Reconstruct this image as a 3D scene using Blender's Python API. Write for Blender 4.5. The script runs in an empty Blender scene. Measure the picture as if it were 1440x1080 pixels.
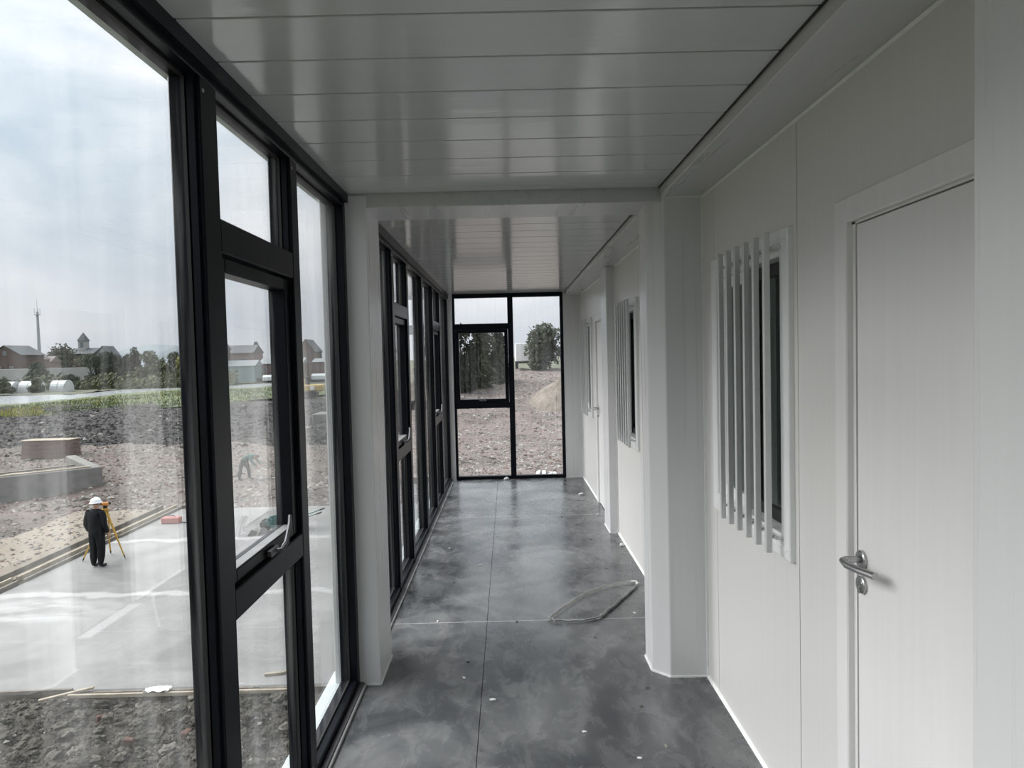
import bpy, bmesh, math, random
from mathutils import Vector, Matrix, noise

random.seed(7)
sc = bpy.context.scene
COL = sc.collection

# ------------------------------------------------------------------ camera
EYE = Vector((0.0, 0.0, 1.68))
YAW, PITCH, ROLL = 0.0052, -0.0396, -0.0238
fw = Vector((math.sin(YAW)*math.cos(PITCH), math.cos(YAW)*math.cos(PITCH), math.sin(PITCH)))
rt = Vector((math.cos(YAW), -math.sin(YAW), 0))
upv = rt.cross(fw)
r2 = rt*math.cos(ROLL) + upv*math.sin(ROLL)
u2 = -rt*math.sin(ROLL) + upv*math.cos(ROLL)
cam_data = bpy.data.cameras.new('camera')
cam_data.sensor_width = 36.0
cam_data.lens = 25.0
cam_data.clip_start = 0.05
cam_data.clip_end = 5000
cam = bpy.data.objects.new('camera', cam_data)
COL.objects.link(cam)
m = Matrix((r2, u2, -fw)).transposed().to_4x4()
m.translation = EYE
cam.matrix_world = m
sc.camera = cam

# ------------------------------------------------------------------ overcast sky
SKY = 1.0
world = bpy.data.worlds.new('overcast_sky')
sc.world = world
world.use_nodes = True
wt = world.node_tree
for n in list(wt.nodes): wt.nodes.remove(n)
def wn(t, **k):
    n = wt.nodes.new(t)
    for a, b in k.items(): setattr(n, a, b)
    return n
w_out = wn('ShaderNodeOutputWorld'); w_bg = wn('ShaderNodeBackground')
tc = wn('ShaderNodeTexCoord'); mp = wn('ShaderNodeMapping')
mp.inputs['Scale'].default_value = (1.0, 1.0, 2.6)
mp.inputs['Location'].default_value = (0.7, 0.2, 0.4)
nz = wn('ShaderNodeTexNoise'); nz.inputs['Scale'].default_value = 2.6
nz.inputs['Detail'].default_value = 6; nz.inputs['Roughness'].default_value = 0.52
nz.inputs['Distortion'].default_value = 0.35
cr = wn('ShaderNodeValToRGB')
cr.color_ramp.elements[0].position = 0.36; cr.color_ramp.elements[0].color = (0.43, 0.51, 0.585, 1)
cr.color_ramp.elements[1].position = 0.64; cr.color_ramp.elements[1].color = (0.80, 0.815, 0.84, 1)
sx = wn('ShaderNodeSeparateXYZ')
mr = wn('ShaderNodeMapRange')          # overcast sky: brighter towards the zenith
mr.inputs['From Min'].default_value = 0.0; mr.inputs['From Max'].default_value = 1.0
mr.inputs['To Min'].default_value = 0.92; mr.inputs['To Max'].default_value = 2.1
hz = wn('ShaderNodeMapRange')          # low haze evens out the clouds
hz.inputs['From Min'].default_value = 0.0; hz.inputs['From Max'].default_value = 0.26
hz.inputs['To Min'].default_value = 0.75; hz.inputs['To Max'].default_value = 0.0
mixh = wn('ShaderNodeMixRGB'); mixh.inputs[2].default_value = (0.60, 0.62, 0.665, 1)
mul = wn('ShaderNodeMixRGB', blend_type='MULTIPLY'); mul.inputs[0].default_value = 1
wt.links.new(tc.outputs['Generated'], mp.inputs['Vector'])
wt.links.new(mp.outputs['Vector'], nz.inputs['Vector'])
wt.links.new(nz.outputs['Fac'], cr.inputs['Fac'])
wt.links.new(tc.outputs['Generated'], sx.inputs[0])
wt.links.new(sx.outputs['Z'], mr.inputs['Value'])
wt.links.new(sx.outputs['Z'], hz.inputs['Value'])
wt.links.new(hz.outputs[0], mixh.inputs[0])
wt.links.new(cr.outputs['Color'], mixh.inputs[1])
wt.links.new(mixh.outputs[0], mul.inputs[1])
wt.links.new(mr.outputs[0], mul.inputs[2])
wt.links.new(mul.outputs[0], w_bg.inputs['Color'])
w_bg.inputs['Strength'].default_value = SKY
wt.links.new(w_bg.outputs[0], w_out.inputs[0])

# veiled sun behind the cloud, left of the building: a very soft light
sun_data = bpy.data.lights.new('veiled_sun', 'SUN')
sun_data.energy = 5.0
sun_data.angle = math.radians(62)
sun_data.color = (1.0, 0.99, 0.975)
sun = bpy.data.objects.new('veiled_sun', sun_data)
COL.objects.link(sun)
SUN_EL, SUN_AZ = math.radians(42), math.radians(14)   # azimuth measured from -X towards +Y
sd_ = Vector((math.cos(SUN_EL)*math.cos(SUN_AZ), -math.cos(SUN_EL)*math.sin(SUN_AZ), -math.sin(SUN_EL)))
sun.rotation_euler = sd_.to_track_quat('-Z', 'Y').to_euler()
sun.location = (-20, 5, 30)

sc.view_settings.view_transform = 'Standard'
sc.view_settings.look = 'None'
sc.view_settings.gamma = 1.0
sc.view_settings.use_curve_mapping = False
sc.view_settings.exposure = 0.5
cy = sc.cycles
cy.use_denoising = True
cy.max_bounces = 10; cy.diffuse_bounces = 6; cy.glossy_bounces = 5
cy.transparent_max_bounces = 24
cy.caustics_reflective = False; cy.caustics_refractive = False
cy.sample_clamp_indirect = 4.0

# ------------------------------------------------------------------ materials
def lin(r, g, b):
    f = lambda c: (c/255/12.92) if c/255 <= 0.04045 else ((c/255+0.055)/1.055)**2.4
    return (f(r), f(g), f(b), 1)
MATS = {}
class NT:
    def __init__(s, name):
        s.m = bpy.data.materials.new(name); s.m.use_nodes = True
        s.t = s.m.node_tree; s.bsdf = s.t.nodes['Principled BSDF']; s.out = s.t.nodes['Material Output']
        MATS[name] = s.m
    def n(s, t, **k):
        x = s.t.nodes.new(t)
        for a, b in k.items(): setattr(x, a, b)
        return x
    def l(s, a, b): s.t.links.new(a, b)
    def coord(s, scale=(1,1,1), kind='Object', rot=(0,0,0)):
        c = s.n('ShaderNodeTexCoord'); mm = s.n('ShaderNodeMapping')
        mm.inputs['Scale'].default_value = scale; mm.inputs['Rotation'].default_value = rot
        if kind == 'World':
            g = s.n('ShaderNodeNewGeometry'); s.l(g.outputs['Position'], mm.inputs['Vector'])
        else: s.l(c.outputs[kind], mm.inputs['Vector'])
        return mm.outputs[0]
    def noise(s, vec, scale, detail=4, rough=0.5, dist=0):
        x = s.n('ShaderNodeTexNoise'); x.inputs['Scale'].default_value = scale
        x.inputs['Detail'].default_value = detail; x.inputs['Roughness'].default_value = rough
        x.inputs['Distortion'].default_value = dist
        s.l(vec, x.inputs['Vector']); return x.outputs['Fac']
    def ramp(s, fac, stops):
        x = s.n('ShaderNodeValToRGB'); e = x.color_ramp.elements
        while len(e) < len(stops): e.new(0.5)
        for q, (p, c) in zip(e, stops):
            q.position = p; q.color = c if len(c) == 4 else (*c, 1)
        s.l(fac, x.inputs['Fac']); return x.outputs['Color']
    def mix(s, fac, a, b, mode='MIX'):
        x = s.n('ShaderNodeMixRGB', blend_type=mode)
        for i, v in ((0, fac), (1, a), (2, b)):
            if hasattr(v, 'is_linked'): s.l(v, x.inputs[i])
            else: x.inputs[i].default_value = v
        return x.outputs[0]
    def mapr(s, v, a, b, c, d):
        x = s.n('ShaderNodeMapRange')
        for i, q in zip(('From Min','From Max','To Min','To Max'), (a,b,c,d)): x.inputs[i].default_value = q
        s.l(v, x.inputs['Value']); return x.outputs[0]
    def math(s, op, a, b=None):
        x = s.n('ShaderNodeMath', operation=op)
        for i, v in enumerate((a, b)):
            if v is None: continue
            if hasattr(v, 'is_linked'): s.l(v, x.inputs[i])
            else: x.inputs[i].default_value = v
        return x.outputs[0]
    def bump(s, h, strength, dist):
        x = s.n('ShaderNodeBump'); x.inputs['Strength'].default_value = strength
        x.inputs['Distance'].default_value = dist
        s.l(h, x.inputs['Height']); s.l(x.outputs[0], s.bsdf.inputs['Normal'])
    def col(s, v):
        if hasattr(v, 'is_linked'): s.l(v, s.bsdf.inputs['Base Color'])
        else: s.bsdf.inputs['Base Color'].default_value = v
    def rough(s, v):
        if hasattr(v, 'is_linked'): s.l(v, s.bsdf.inputs['Roughness'])
        else: s.bsdf.inputs['Roughness'].default_value = v
    def metal(s, v): s.bsdf.inputs['Metallic'].default_value = v

def simple(name, color, rough=0.6, metal=0.0, var=0.12, scale=6.0, bump=0.0, bscale=40.0):
    t = NT(name)
    v = t.coord()
    n1 = t.noise(v, scale, 4, 0.6)
    k0, k1 = 1-var, 1+var
    a = tuple(min(1, c*k0) for c in color[:3]); b = tuple(min(1, c*k1) for c in color[:3])
    t.col(t.ramp(n1, [(0.3, a), (0.7, b)]))
    t.rough(rough); t.metal(metal)
    if rough >= 0.8: t.bsdf.inputs['Specular IOR Level'].default_value = 0.15
    if bump: t.bump(t.noise(v, bscale, 3), bump, 0.01)
    return t

def painted(name, color, rough, streak=(1, 14, 0.25), wob=0.05, var=0.05):
    t = NT(name)
    v = t.coord(streak, 'World')
    n1 = t.noise(v, 3.0, 5, 0.6)
    a = tuple(c*(1-var) for c in color[:3]); b = tuple(min(1, c*(1+var)) for c in color[:3])
    t.col(t.ramp(n1, [(0.3, a), (0.7, b)]))
    t.rough(t.mapr(n1, 0.3, 0.7, rough*0.85, rough*1.15))
    v2 = t.coord(tuple(q*0.8 for q in streak), 'World')
    t.bump(t.noise(v2, 4.0, 2, 0.5), wob, 0.01)
    return t

painted('wall_panel_steel', (0.72, 0.71, 0.69), 0.33, (14, 14, 0.2), 0.03, 0.02)
painted('column_steel', (0.685, 0.688, 0.69), 0.30, (9, 9, 0.2), 0.03, 0.02)
painted('ceiling_steel', (0.57, 0.58, 0.578), 0.13, (0.35, 6.0, 1), 0.10, 0.02)
painted('beam_steel', (0.56, 0.565, 0.564), 0.30, (6, 0.4, 6), 0.04, 0.03)
simple('outer_steel', (0.72, 0.78, 0.79), 0.45, 0, 0.05)
t = simple('dark_aluminium', (0.005, 0.0065, 0.010), 0.34, 0.0, 0.15, 8, 0.03, 120)
t.bsdf.inputs['Specular IOR Level'].default_value = 0.13
simple('sill_aluminium', (0.10, 0.10, 0.11), 0.42, 0.3, 0.15, 14)
simple('grey_trim', (0.34, 0.34, 0.34), 0.45, 0.3, 0.15, 14)
simple('caulk_white', (0.80, 0.81, 0.80), 0.6, 0, 0.06, 20)
simple('white_pvc', (0.83, 0.84, 0.84), 0.35, 0, 0.03, 6)
simple('white_bar', (0.64, 0.645, 0.64), 0.35, 0, 0.05, 12)
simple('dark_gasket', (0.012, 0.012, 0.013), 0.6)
simple('steel_handle', (0.45, 0.45, 0.45), 0.28, 1.0, 0.08, 30)
simple('screw_metal', (0.6, 0.6, 0.6), 0.35, 1.0, 0.1)
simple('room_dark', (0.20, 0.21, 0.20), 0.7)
simple('underfloor', (0.05, 0.05, 0.05), 0.8)

# door leaf: off-white with faint vertical grain
t = NT('door_white'); v = t.coord((6, 18, 0.6), 'World'); n1 = t.noise(v, 1.2, 5, 0.65, 0.6)
t.col(t.ramp(n1, [(0.25, (0.775, 0.768, 0.755)), (0.75, (0.82, 0.815, 0.805))])); t.rough(0.42)
t.bump(n1, 0.04, 0.01)

# glass: fresnel reflection over clear, faint dust streaks
def glass(name, tint, dust, ior=1.78):   # coated double-glazing units
    t = NT(name); t.t.nodes.remove(t.bsdf)
    tr = t.n('ShaderNodeBsdfTransparent'); tr.inputs[0].default_value = tint
    gl = t.n('ShaderNodeBsdfGlossy'); gl.inputs['Roughness'].default_value = 0.0
    gl.inputs[0].default_value = (1, 1, 1, 1)
    fr = t.n('ShaderNodeFresnel')
    ge = t.n('ShaderNodeNewGeometry')   # both faces of the thin pane reflect alike
    t.l(t.mapr(ge.outputs['Backfacing'], 0, 1, ior, 1/ior), fr.inputs['IOR'])
    m1 = t.n('ShaderNodeMixShader'); t.l(fr.outputs[0], m1.inputs[0])
    t.l(tr.outputs[0], m1.inputs[1]); t.l(gl.outputs[0], m1.inputs[2])
    df = t.n('ShaderNodeBsdfTranslucent'); df.inputs[0].default_value = (0.8, 0.8, 0.8, 1)
    v = t.coord((9, 9, 0.7), 'World')
    n1 = t.noise(v, 1.6, 5, 0.6, 0.3)
    k = t.mapr(n1, 0.45, 0.8, 0.0, dust)
    m2 = t.n('ShaderNodeMixShader'); t.l(k, m2.inputs[0])
    t.l(m1.outputs[0], m2.inputs[1]); t.l(df.outputs[0], m2.inputs[2])
    t.l(m2.outputs[0], t.out.inputs['Surface'])
glass('window_glass', (0.99, 0.992, 0.99, 1), 0.05)
glass('room_glass', (0.72, 0.84, 0.79, 1), 0.02)

# floor: dusty dark fibre-cement board
t = NT('floor_board')
v = t.coord((1, 1, 1), 'World')
big = t.noise(v, 1.4, 6, 0.62, 0.8)
mid = t.noise(t.coord((1.4, 0.8, 1), 'World'), 5.5, 7, 0.7, 0.7)
fine = t.noise(t.coord((1, 5, 1), 'World', rot=(0, 0, 0.5)), 34, 5, 0.75, 0.3)
c1 = t.ramp(big, [(0.36, (0.042, 0.046, 0.051)), (0.50, (0.088, 0.093, 0.098)), (0.66, (0.185, 0.19, 0.194))])
c2 = t.ramp(mid, [(0.44, (0, 0, 0)), (0.85, (0.15, 0.149, 0.146))])
c3 = t.mix(0.75, c1, c2, 'ADD')
c4 = t.mix(t.mapr(fine, 0.40, 0.8, 0.0, 0.22), c3, (0.13, 0.13, 0.13, 1))
t.col(c4)
t.rough(t.mapr(mid, 0.3, 0.7, 0.16, 0.36))
t.bsdf.inputs['Specular IOR Level'].default_value = 0.5
t.bump(t.noise(v, 60, 3), 0.05, 0.004)

# ------------------------------------------------------------------ outdoor materials
t = NT('slab_concrete')
v = t.coord((1, 1, 1), 'World')
n1 = t.noise(v, 0.42, 6, 0.6, 0.8); n2 = t.noise(t.coord((0.5, 2.2, 1), 'World'), 1.2, 5, 0.65, 0.5)
base = t.ramp(n1, [(0.34, (0.148, 0.146, 0.14)), (0.66, (0.24, 0.237, 0.229))])
g = t.n('ShaderNodeNewGeometry'); sp = t.n('ShaderNodeSeparateXYZ'); t.l(g.outputs['Position'], sp.inputs[0])
wob = t.mapr(t.noise(v, 0.8, 4), 0.3, 0.7, -0.25, 0.25)
yy = t.math('ADD', sp.outputs['Y'], wob)
# pale dried laitance tracks crossing the slab
def band(y, w):
    d = t.math('ABSOLUTE', t.math('SUBTRACT', yy, y))
    return t.mapr(d, w*0.5, w, 1.0, 0.0)
xl = t.mapr(sp.outputs['X'], -9.5, -7.5, 1.0, 0.0)
wide = t.math('MULTIPLY', band(14.7, 0.75), t.math('MULTIPLY', xl, t.mapr(n2, 0.40, 0.55, 0, 1)))
dx_ = t.math('ABSOLUTE', t.math('ADD', sp.outputs['X'], 8.05))
dy_ = t.math('ABSOLUTE', t.math('SUBTRACT', sp.outputs['Y'], 14.05))
lane = t.math('MULTIPLY', t.mapr(dx_, 0.10, 0.14, 0.8, 0.0), t.mapr(dy_, 0.85, 1.0, 1.0, 0.0))
bb = t.math('MAXIMUM', t.math('MAXIMUM', t.math('MAXIMUM', band(20.4, 0.22), band(15.6, 0.20)), wide), lane)
puddle = t.mapr(n2, 0.60, 0.72, 0.0, 0.55)
cc = t.mix(t.math('MULTIPLY', bb, 0.75), base, (0.36, 0.355, 0.345, 1))
t.col(t.mix(puddle, cc, (0.29, 0.29, 0.28, 1)))
t.rough(0.75); t.bump(t.noise(v, 14, 5), 0.25, 0.02)

def earth(name, stops, sc1=1.2, sc2=9.0, bump=0.6, bd=0.05, rough=0.95):
    t = NT(name); v = t.coord((1, 1, 1), 'World')
    n1 = t.noise(v, sc1, 7, 0.65, 0.4); n2 = t.noise(v, sc2, 6, 0.75)
    f = t.math('ADD', t.math('MULTIPLY', n1, 0.5), t.math('MULTIPLY', n2, 0.5))
    t.col(t.ramp(f, [(p, tuple(q*0.85 for q in c)) for p, c in stops])); t.rough(rough)
    t.bump(n2, bump, bd); return t
earth('dark_dirt', [(0.36, (0.024, 0.020, 0.016)), (0.5, (0.070, 0.060, 0.048)), (0.64, (0.16, 0.143, 0.118))], 1.5, 22)
earth('clod_dirt', [(0.36, (0.038, 0.032, 0.025)), (0.5, (0.098, 0.086, 0.069)), (0.64, (0.20, 0.18, 0.15))], 2.5, 30)
earth('rubble_mix', [(0.34, (0.045, 0.036, 0.03)), (0.44, (0.10, 0.082, 0.07)), (0.53, (0.165, 0.14, 0.122)), (0.59, (0.15, 0.095, 0.08)), (0.68, (0.28, 0.255, 0.23))], 0.35, 5.0)
earth('rubble_pale', [(0.36, (0.04, 0.032, 0.028)), (0.45, (0.115, 0.094, 0.084)), (0.54, (0.20, 0.165, 0.15)), (0.59, (0.16, 0.10, 0.092)), (0.68, (0.34, 0.31, 0.29))], 0.5, 7.0)
earth('dark_soil', [(0.36, (0.006, 0.0055, 0.005)), (0.5, (0.019, 0.017, 0.015)), (0.66, (0.07, 0.064, 0.058))], 0.5, 4.0)
earth('sand_track', [(0.3, (0.19, 0.158, 0.122)), (0.7, (0.32, 0.275, 0.215))], 0.4, 5.0, 0.4)
earth('mound_earth', [(0.36, (0.085, 0.068, 0.054)), (0.5, (0.165, 0.137, 0.11)), (0.64, (0.26, 0.228, 0.19))], 0.5, 3.0)
earth('meadow', [(0.3, (0.06, 0.066, 0.042)), (0.5, (0.10, 0.108, 0.068)), (0.7, (0.16, 0.16, 0.105))], 0.06, 0.9)
earth('grass_bank', [(0.3, (0.045, 0.062, 0.024)), (0.5, (0.095, 0.12, 0.042)), (0.7, (0.19, 0.20, 0.075))], 0.15, 1.6)
simple('grass_blade', (0.088, 0.112, 0.045), 0.8, 0, 0.5, 0.6)
simple('rape_flower', (0.36, 0.33, 0.07), 0.8, 0, 0.25, 3)
simple('stone_pale', (0.30, 0.28, 0.255), 0.9, 0, 0.3, 6, 0.4, 20)
simple('stone_mid', (0.15, 0.135, 0.118), 0.9, 0, 0.35, 6, 0.4, 20)
simple('brick_chip', (0.125, 0.075, 0.060), 0.9, 0, 0.3, 6, 0.4, 20)
simple('timber_grey', (0.17, 0.15, 0.128), 0.85, 0, 0.3, 5, 0.3, 30)
simple('timber_pale', (0.33, 0.285, 0.225), 0.85, 0, 0.25, 5, 0.3, 30)
simple('timber_red', (0.155, 0.11, 0.098), 0.8, 0, 0.2, 4)
simple('paper_white', (0.80, 0.80, 0.79), 0.8, 0, 0.06, 6)
simple('cast_concrete', (0.21, 0.205, 0.192), 0.85, 0, 0.2, 3, 0.3, 20)
t = NT('canal_water'); t.col((0.60, 0.62, 0.63, 1)); t.rough(0.05); t.bsdf.inputs['IOR'].default_value = 1.33  # milky base colour carries part of the reflected sky's brightness
t.bump(t.noise(t.coord((1, 1, 1), 'World'), 1.2, 3), 0.6, 0.25)
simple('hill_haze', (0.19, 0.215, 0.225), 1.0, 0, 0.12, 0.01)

# clothing / site objects
simple('black_cloth', (0.012, 0.012, 0.014), 0.85, 0, 0.25, 10, 0.2, 40)
simple('teal_cloth', (0.07, 0.135, 0.12), 0.85, 0, 0.15, 10)
simple('slate_cloth', (0.04, 0.048, 0.048), 0.85, 0, 0.15, 10)
simple('skin_tone', (0.42, 0.25, 0.18), 0.6, 0, 0.08, 10)
simple('hair_dark', (0.015, 0.013, 0.012), 0.7)
simple('helmet_white', (0.85, 0.85, 0.84), 0.35, 0, 0.03)
simple('shoe_black', (0.01, 0.01, 0.01), 0.5)
simple('eye_dark', (0.01, 0.01, 0.01), 0.3)
simple('tripod_yellow', (0.60, 0.36, 0.06), 0.5, 0, 0.12, 10)
simple('level_orange', (0.55, 0.22, 0.04), 0.45)
simple('barrow_green', (0.04, 0.135, 0.12), 0.55, 0, 0.2, 8)
simple('rubber_black', (0.015, 0.015, 0.015), 0.8)
simple('tube_grey', (0.22, 0.23, 0.23), 0.5, 0.5)
simple('case_red', (0.36, 0.12, 0.10), 0.6, 0, 0.15, 10)
simple('strap_grey', (0.55, 0.55, 0.53), 0.4, 0, 0.15, 12)
simple('digger_yellow', (0.46, 0.32, 0.09), 0.55, 0, 0.15, 3)
simple('brick_red', (0.095, 0.068, 0.062), 0.9, 0, 0.2, 0.8)
simple('brick_pink', (0.20, 0.155, 0.145), 0.9, 0, 0.15, 0.8)
simple('render_pale', (0.33, 0.33, 0.32), 0.9, 0, 0.1, 0.8)
simple('roof_slate', (0.115, 0.12, 0.125), 0.8, 0, 0.15, 0.8)
simple('roof_pale', (0.20, 0.22, 0.225), 0.7, 0, 0.1, 0.8)
simple('roof_brown', (0.18, 0.155, 0.148), 0.85, 0, 0.15, 0.8)
simple('wall_green', (0.13, 0.16, 0.125), 0.8, 0, 0.1, 0.8)
simple('wall_teal', (0.22, 0.28, 0.28), 0.8, 0, 0.1, 0.8)
simple('wall_rose', (0.17, 0.115, 0.112), 0.8, 0, 0.1, 0.8)
simple('house_glass', (0.10, 0.12, 0.14), 0.15, 0, 0.1)
simple('film_white', (0.50, 0.52, 0.52), 0.4, 0, 0.08, 1)
simple('mast_grey', (0.30, 0.31, 0.33), 0.6, 0.4)
simple('bark', (0.085, 0.07, 0.058), 0.95, 0, 0.3, 4)
def leafmat(name, c):
    simple(name, c, 0.8, 0, 0.45, 0.35)
leafmat('leaf_dark', (0.050, 0.060, 0.040))
leafmat('leaf_willow', (0.058, 0.072, 0.052))
leafmat('leaf_olive', (0.085, 0.094, 0.052))
leafmat('leaf_yellow', (0.17, 0.165, 0.06))
leafmat('twig_grey', (0.16, 0.155, 0.15))
leafmat('leaf_mid', (0.075, 0.086, 0.055))

# ------------------------------------------------------------------ helpers
class MB:
    """collects boxes, prisms, tubes into one mesh"""
    def __init__(s): s.v = []; s.f = []; s.mi = []; s.cur = 0
    def add(s, vs, fs):
        o = len(s.v); s.v += [tuple(x) for x in vs]
        for q in fs: s.f.append(tuple(o+i for i in q)); s.mi.append(s.cur)
    def box(s, x0, x1, y0, y1, z0, z1):
        vs = [(x, y, z) for z in (z0, z1) for y in (y0, y1) for x in (x0, x1)]
        s.add(vs, [(0,2,3,1),(4,5,7,6),(0,1,5,4),(2,6,7,3),(0,4,6,2),(1,3,7,5)]); return s
    def bbox(s, x0, x1, y0, y1, z0, z1, b=0.003):
        """box with bevelled edges"""
        bm = bmesh.new(); bmesh.ops.create_cube(bm, size=1)
        for vv in bm.verts:
            vv.co = Vector(((x0+x1)/2+vv.co.x*(x1-x0), (y0+y1)/2+vv.co.y*(y1-y0), (z0+z1)/2+vv.co.z*(z1-z0)))
        b = min(b, 0.45*min(x1-x0, y1-y0, z1-z0))
        bmesh.ops.bevel(bm, geom=list(bm.edges), offset=b, segments=1, affect='EDGES')
        bm.verts.index_update()
        s.add([vv.co for vv in bm.verts], [[vv.index for vv in f.verts] for f in bm.faces]); bm.free(); return s
    def prism(s, poly, axis, a, b):
        """poly in the two remaining axes, extruded along axis from a to b"""
        n = len(poly)
        def P(p, t):
            return {'x': (t, p[0], p[1]), 'y': (p[0], t, p[1]), 'z': (p[0], p[1], t)}[axis]
        vs = [P(p, a) for p in poly] + [P(p, b) for p in poly]
        fs = [tuple(range(n))[::-1], tuple(range(n, 2*n))] + [(i, (i+1) % n, n+(i+1) % n, n+i) for i in range(n)]
        s.add(vs, fs); return s
    def tube(s, pts, rad, seg=8):
        pts = [Vector(p) for p in pts]; n = len(pts)
        if not isinstance(rad, (list, tuple)): rad = [rad]*n
        rings = []
        ref = Vector((0, 0, 1))
        for i, p in enumerate(pts):
            d = (pts[min(i+1, n-1)] - pts[max(i-1, 0)]).normalized()
            r0 = ref if abs(d.dot(ref)) < 0.95 else Vector((1, 0, 0))
            a = d.cross(r0).normalized(); b = d.cross(a).normalized()
            rings.append([p + (a*math.cos(2*math.pi*k/seg) + b*math.sin(2*math.pi*k/seg))*rad[i] for k in range(seg)])
        vs = [q for r in rings for q in r]; fs = []
        for i in range(n-1):
            for k in range(seg):
                fs.append((i*seg+k, i*seg+(k+1) % seg, (i+1)*seg+(k+1) % seg, (i+1)*seg+k))
        fs.append(tuple(range(seg))[::-1]); fs.append(tuple((n-1)*seg+k for k in range(seg)))
        s.add(vs, fs); return s
    def bar(s, a, b, w, h):
        """rectangular bar from a to b, w wide (horizontal), h tall"""
        a, b = Vector(a), Vector(b); d = (b-a).normalized()
        sdir = d.cross(Vector((0, 0, 1)))
        sdir = sdir.normalized() if sdir.length > 1e-4 else Vector((1, 0, 0))
        u = sdir.cross(d).normalized()
        vs = [p + sdir*i*w/2 + u*j*h/2 for p in (a, b) for j in (-1, 1) for i in (-1, 1)]
        s.add(vs, [(0,1,3,2),(4,6,7,5),(0,4,5,1),(2,3,7,6),(0,2,6,4),(1,5,7,3)]); return s
    def lathe(s, prof, seg=16, c=(0, 0, 0), axis='z'):
        n = len(prof); vs = []
        for r, h in prof:
            for k in range(seg):
                a = 2*math.pi*k/seg
                p = (r*math.cos(a), r*math.sin(a), h)
                if axis == 'x': p = (p[2], p[0], p[1])
                if axis == 'y': p = (p[0], p[2], p[1])
                vs.append((p[0]+c[0], p[1]+c[1], p[2]+c[2]))
        fs = []
        for i in range(n-1):
            for k in range(seg):
                fs.append((i*seg+k, i*seg+(k+1) % seg, (i+1)*seg+(k+1) % seg, (i+1)*seg+k))
        fs.append(tuple(range(seg))[::-1]); fs.append(tuple((n-1)*seg+k for k in range(seg)))
        s.add(vs, fs); return s
    def mesh(s, name, mats, smooth=False):
        me = bpy.data.meshes.new(name); me.from_pydata(s.v, [], s.f); 
        if isinstance(mats, str): mats = [mats]
        for q in mats: me.materials.append(MATS[q])
        if len(mats) > 1:
            for p, i in zip(me.polygons, s.mi): p.material_index = i
        bm = bmesh.new(); bm.from_mesh(me); bmesh.ops.recalc_face_normals(bm, faces=bm.faces); bm.to_mesh(me); bm.free()
        if smooth:
            for p in me.polygons: p.use_smooth = True
        me.update(); return me
    def build(s, name, mats, parent=None, smooth=False, **k):
        return link(name, s.mesh(name, mats, smooth), parent, **k)

def link(name, me, parent=None, loc=None, rot=None, label=None, cat=None, group=None, kind=None):
    o = bpy.data.objects.new(name, me); COL.objects.link(o)
    if parent is not None: o.parent = parent
    if loc is not None: o.location = loc
    if rot is not None: o.rotation_euler = rot
    tag(o, label, cat, group, kind); return o
def tag(o, label=None, cat=None, group=None, kind=None):
    if label: o['label'] = label
    if cat: o['category'] = cat
    if group: o['group'] = group
    if kind: o['kind'] = kind
    return o
def empty(name, loc=(0, 0, 0), rz=0.0, label=None, cat=None, group=None, kind=None):
    o = link(name, None, None, loc, (0, 0, rz), label, cat, group, kind)
    o.empty_display_size = 0.2
    return o
def copy_tree(o, parent=None):
    c = o.copy(); COL.objects.link(c); c.parent = parent
    for ch in list(o.children):
        if ch is not c: copy_tree(ch, c)
    return c

S = 'structure'
# ================================================================== building shell
XG = -0.85         # glass plane
XI = -0.80         # inner plane of the window frames
XW = 1.0           # right wall plane
YB = -2.28         # back end of the near unit
YJ0, YJ1 = 3.607, 3.955   # joint columns between the two units
YE = 9.68
HC, HC2 = 2.51, 2.53

# floor boards with open joints over a dark deck
fl = MB().box(-0.95, 1.1, YB, 9.9, -0.2, -0.014).build('floor', 'underfloor', label='dark grey dusty fibre-cement board floor of the corridor', cat='floor', kind=S)
for x0, x1 in ((-0.80, -0.171), (-0.168, 1.02)):
    for y0, y1 in ((YB, 1.502), (1.506, 4.445), (4.449, 7.388), (7.392, 9.70)):
        MB().box(x0, x1, y0, y1, -0.014, 0.0).build('floor_board', 'floor_board', fl)
mb = MB()
for y in (4.447, 7.39): mb.box(-0.768, 1.0, y-0.0015, y+0.0015, -0.012, 0.0006)
mb.build('joint_filler', 'caulk_white', fl)

# ceiling boards
ce = MB().box(-0.98, 1.1, YB, 3.7, 2.56, 2.72).build('ceiling', 'underfloor', label='grey-white glossy steel board ceiling over the corridor', cat='ceiling', kind=S)
def board_row(y0, y1, z, start):
    y = start
    while y < y1 - 0.02:
        a, b = max(y, y0)+0.0048, min(y+0.252, y1)-0.0048
        if b - a > 0.02:
            pr = [(a, z+0.002), (a+0.0015, z), (b-0.0015, z), (b, z+0.002), (b, z+0.03), (a, z+0.03)]
            MB().prism(pr, 'x', -0.82, 0.80).build('ceiling_board', 'ceiling_steel', ce)
        y += 0.252
board_row(YB, YJ0, HC, 1.754-0.252*16)
MB().box(-0.98, 1.1, 3.7, 9.95, 2.58, 2.72).build('roof_deck', 'underfloor', ce)
board_row(YJ1, YE+0.02, HC2, 4.13-0.252)
for y0, y1, z in ((YB, YJ0, HC), (YJ1, YE, HC2)):
    MB().box(-0.83, 0.80, y0, y1, z+0.031, z+0.04).build('board_backing', 'dark_gasket', ce)

# cross beam where the two units meet
MB().bbox(-0.80, 0.80, YJ0+0.01, YJ1-0.005, 2.44, 2.56).build('trim_1', 'beam_steel', label='grey-white steel cross beam spanning the ceiling between the corner columns', cat='beam', kind=S)
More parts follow.
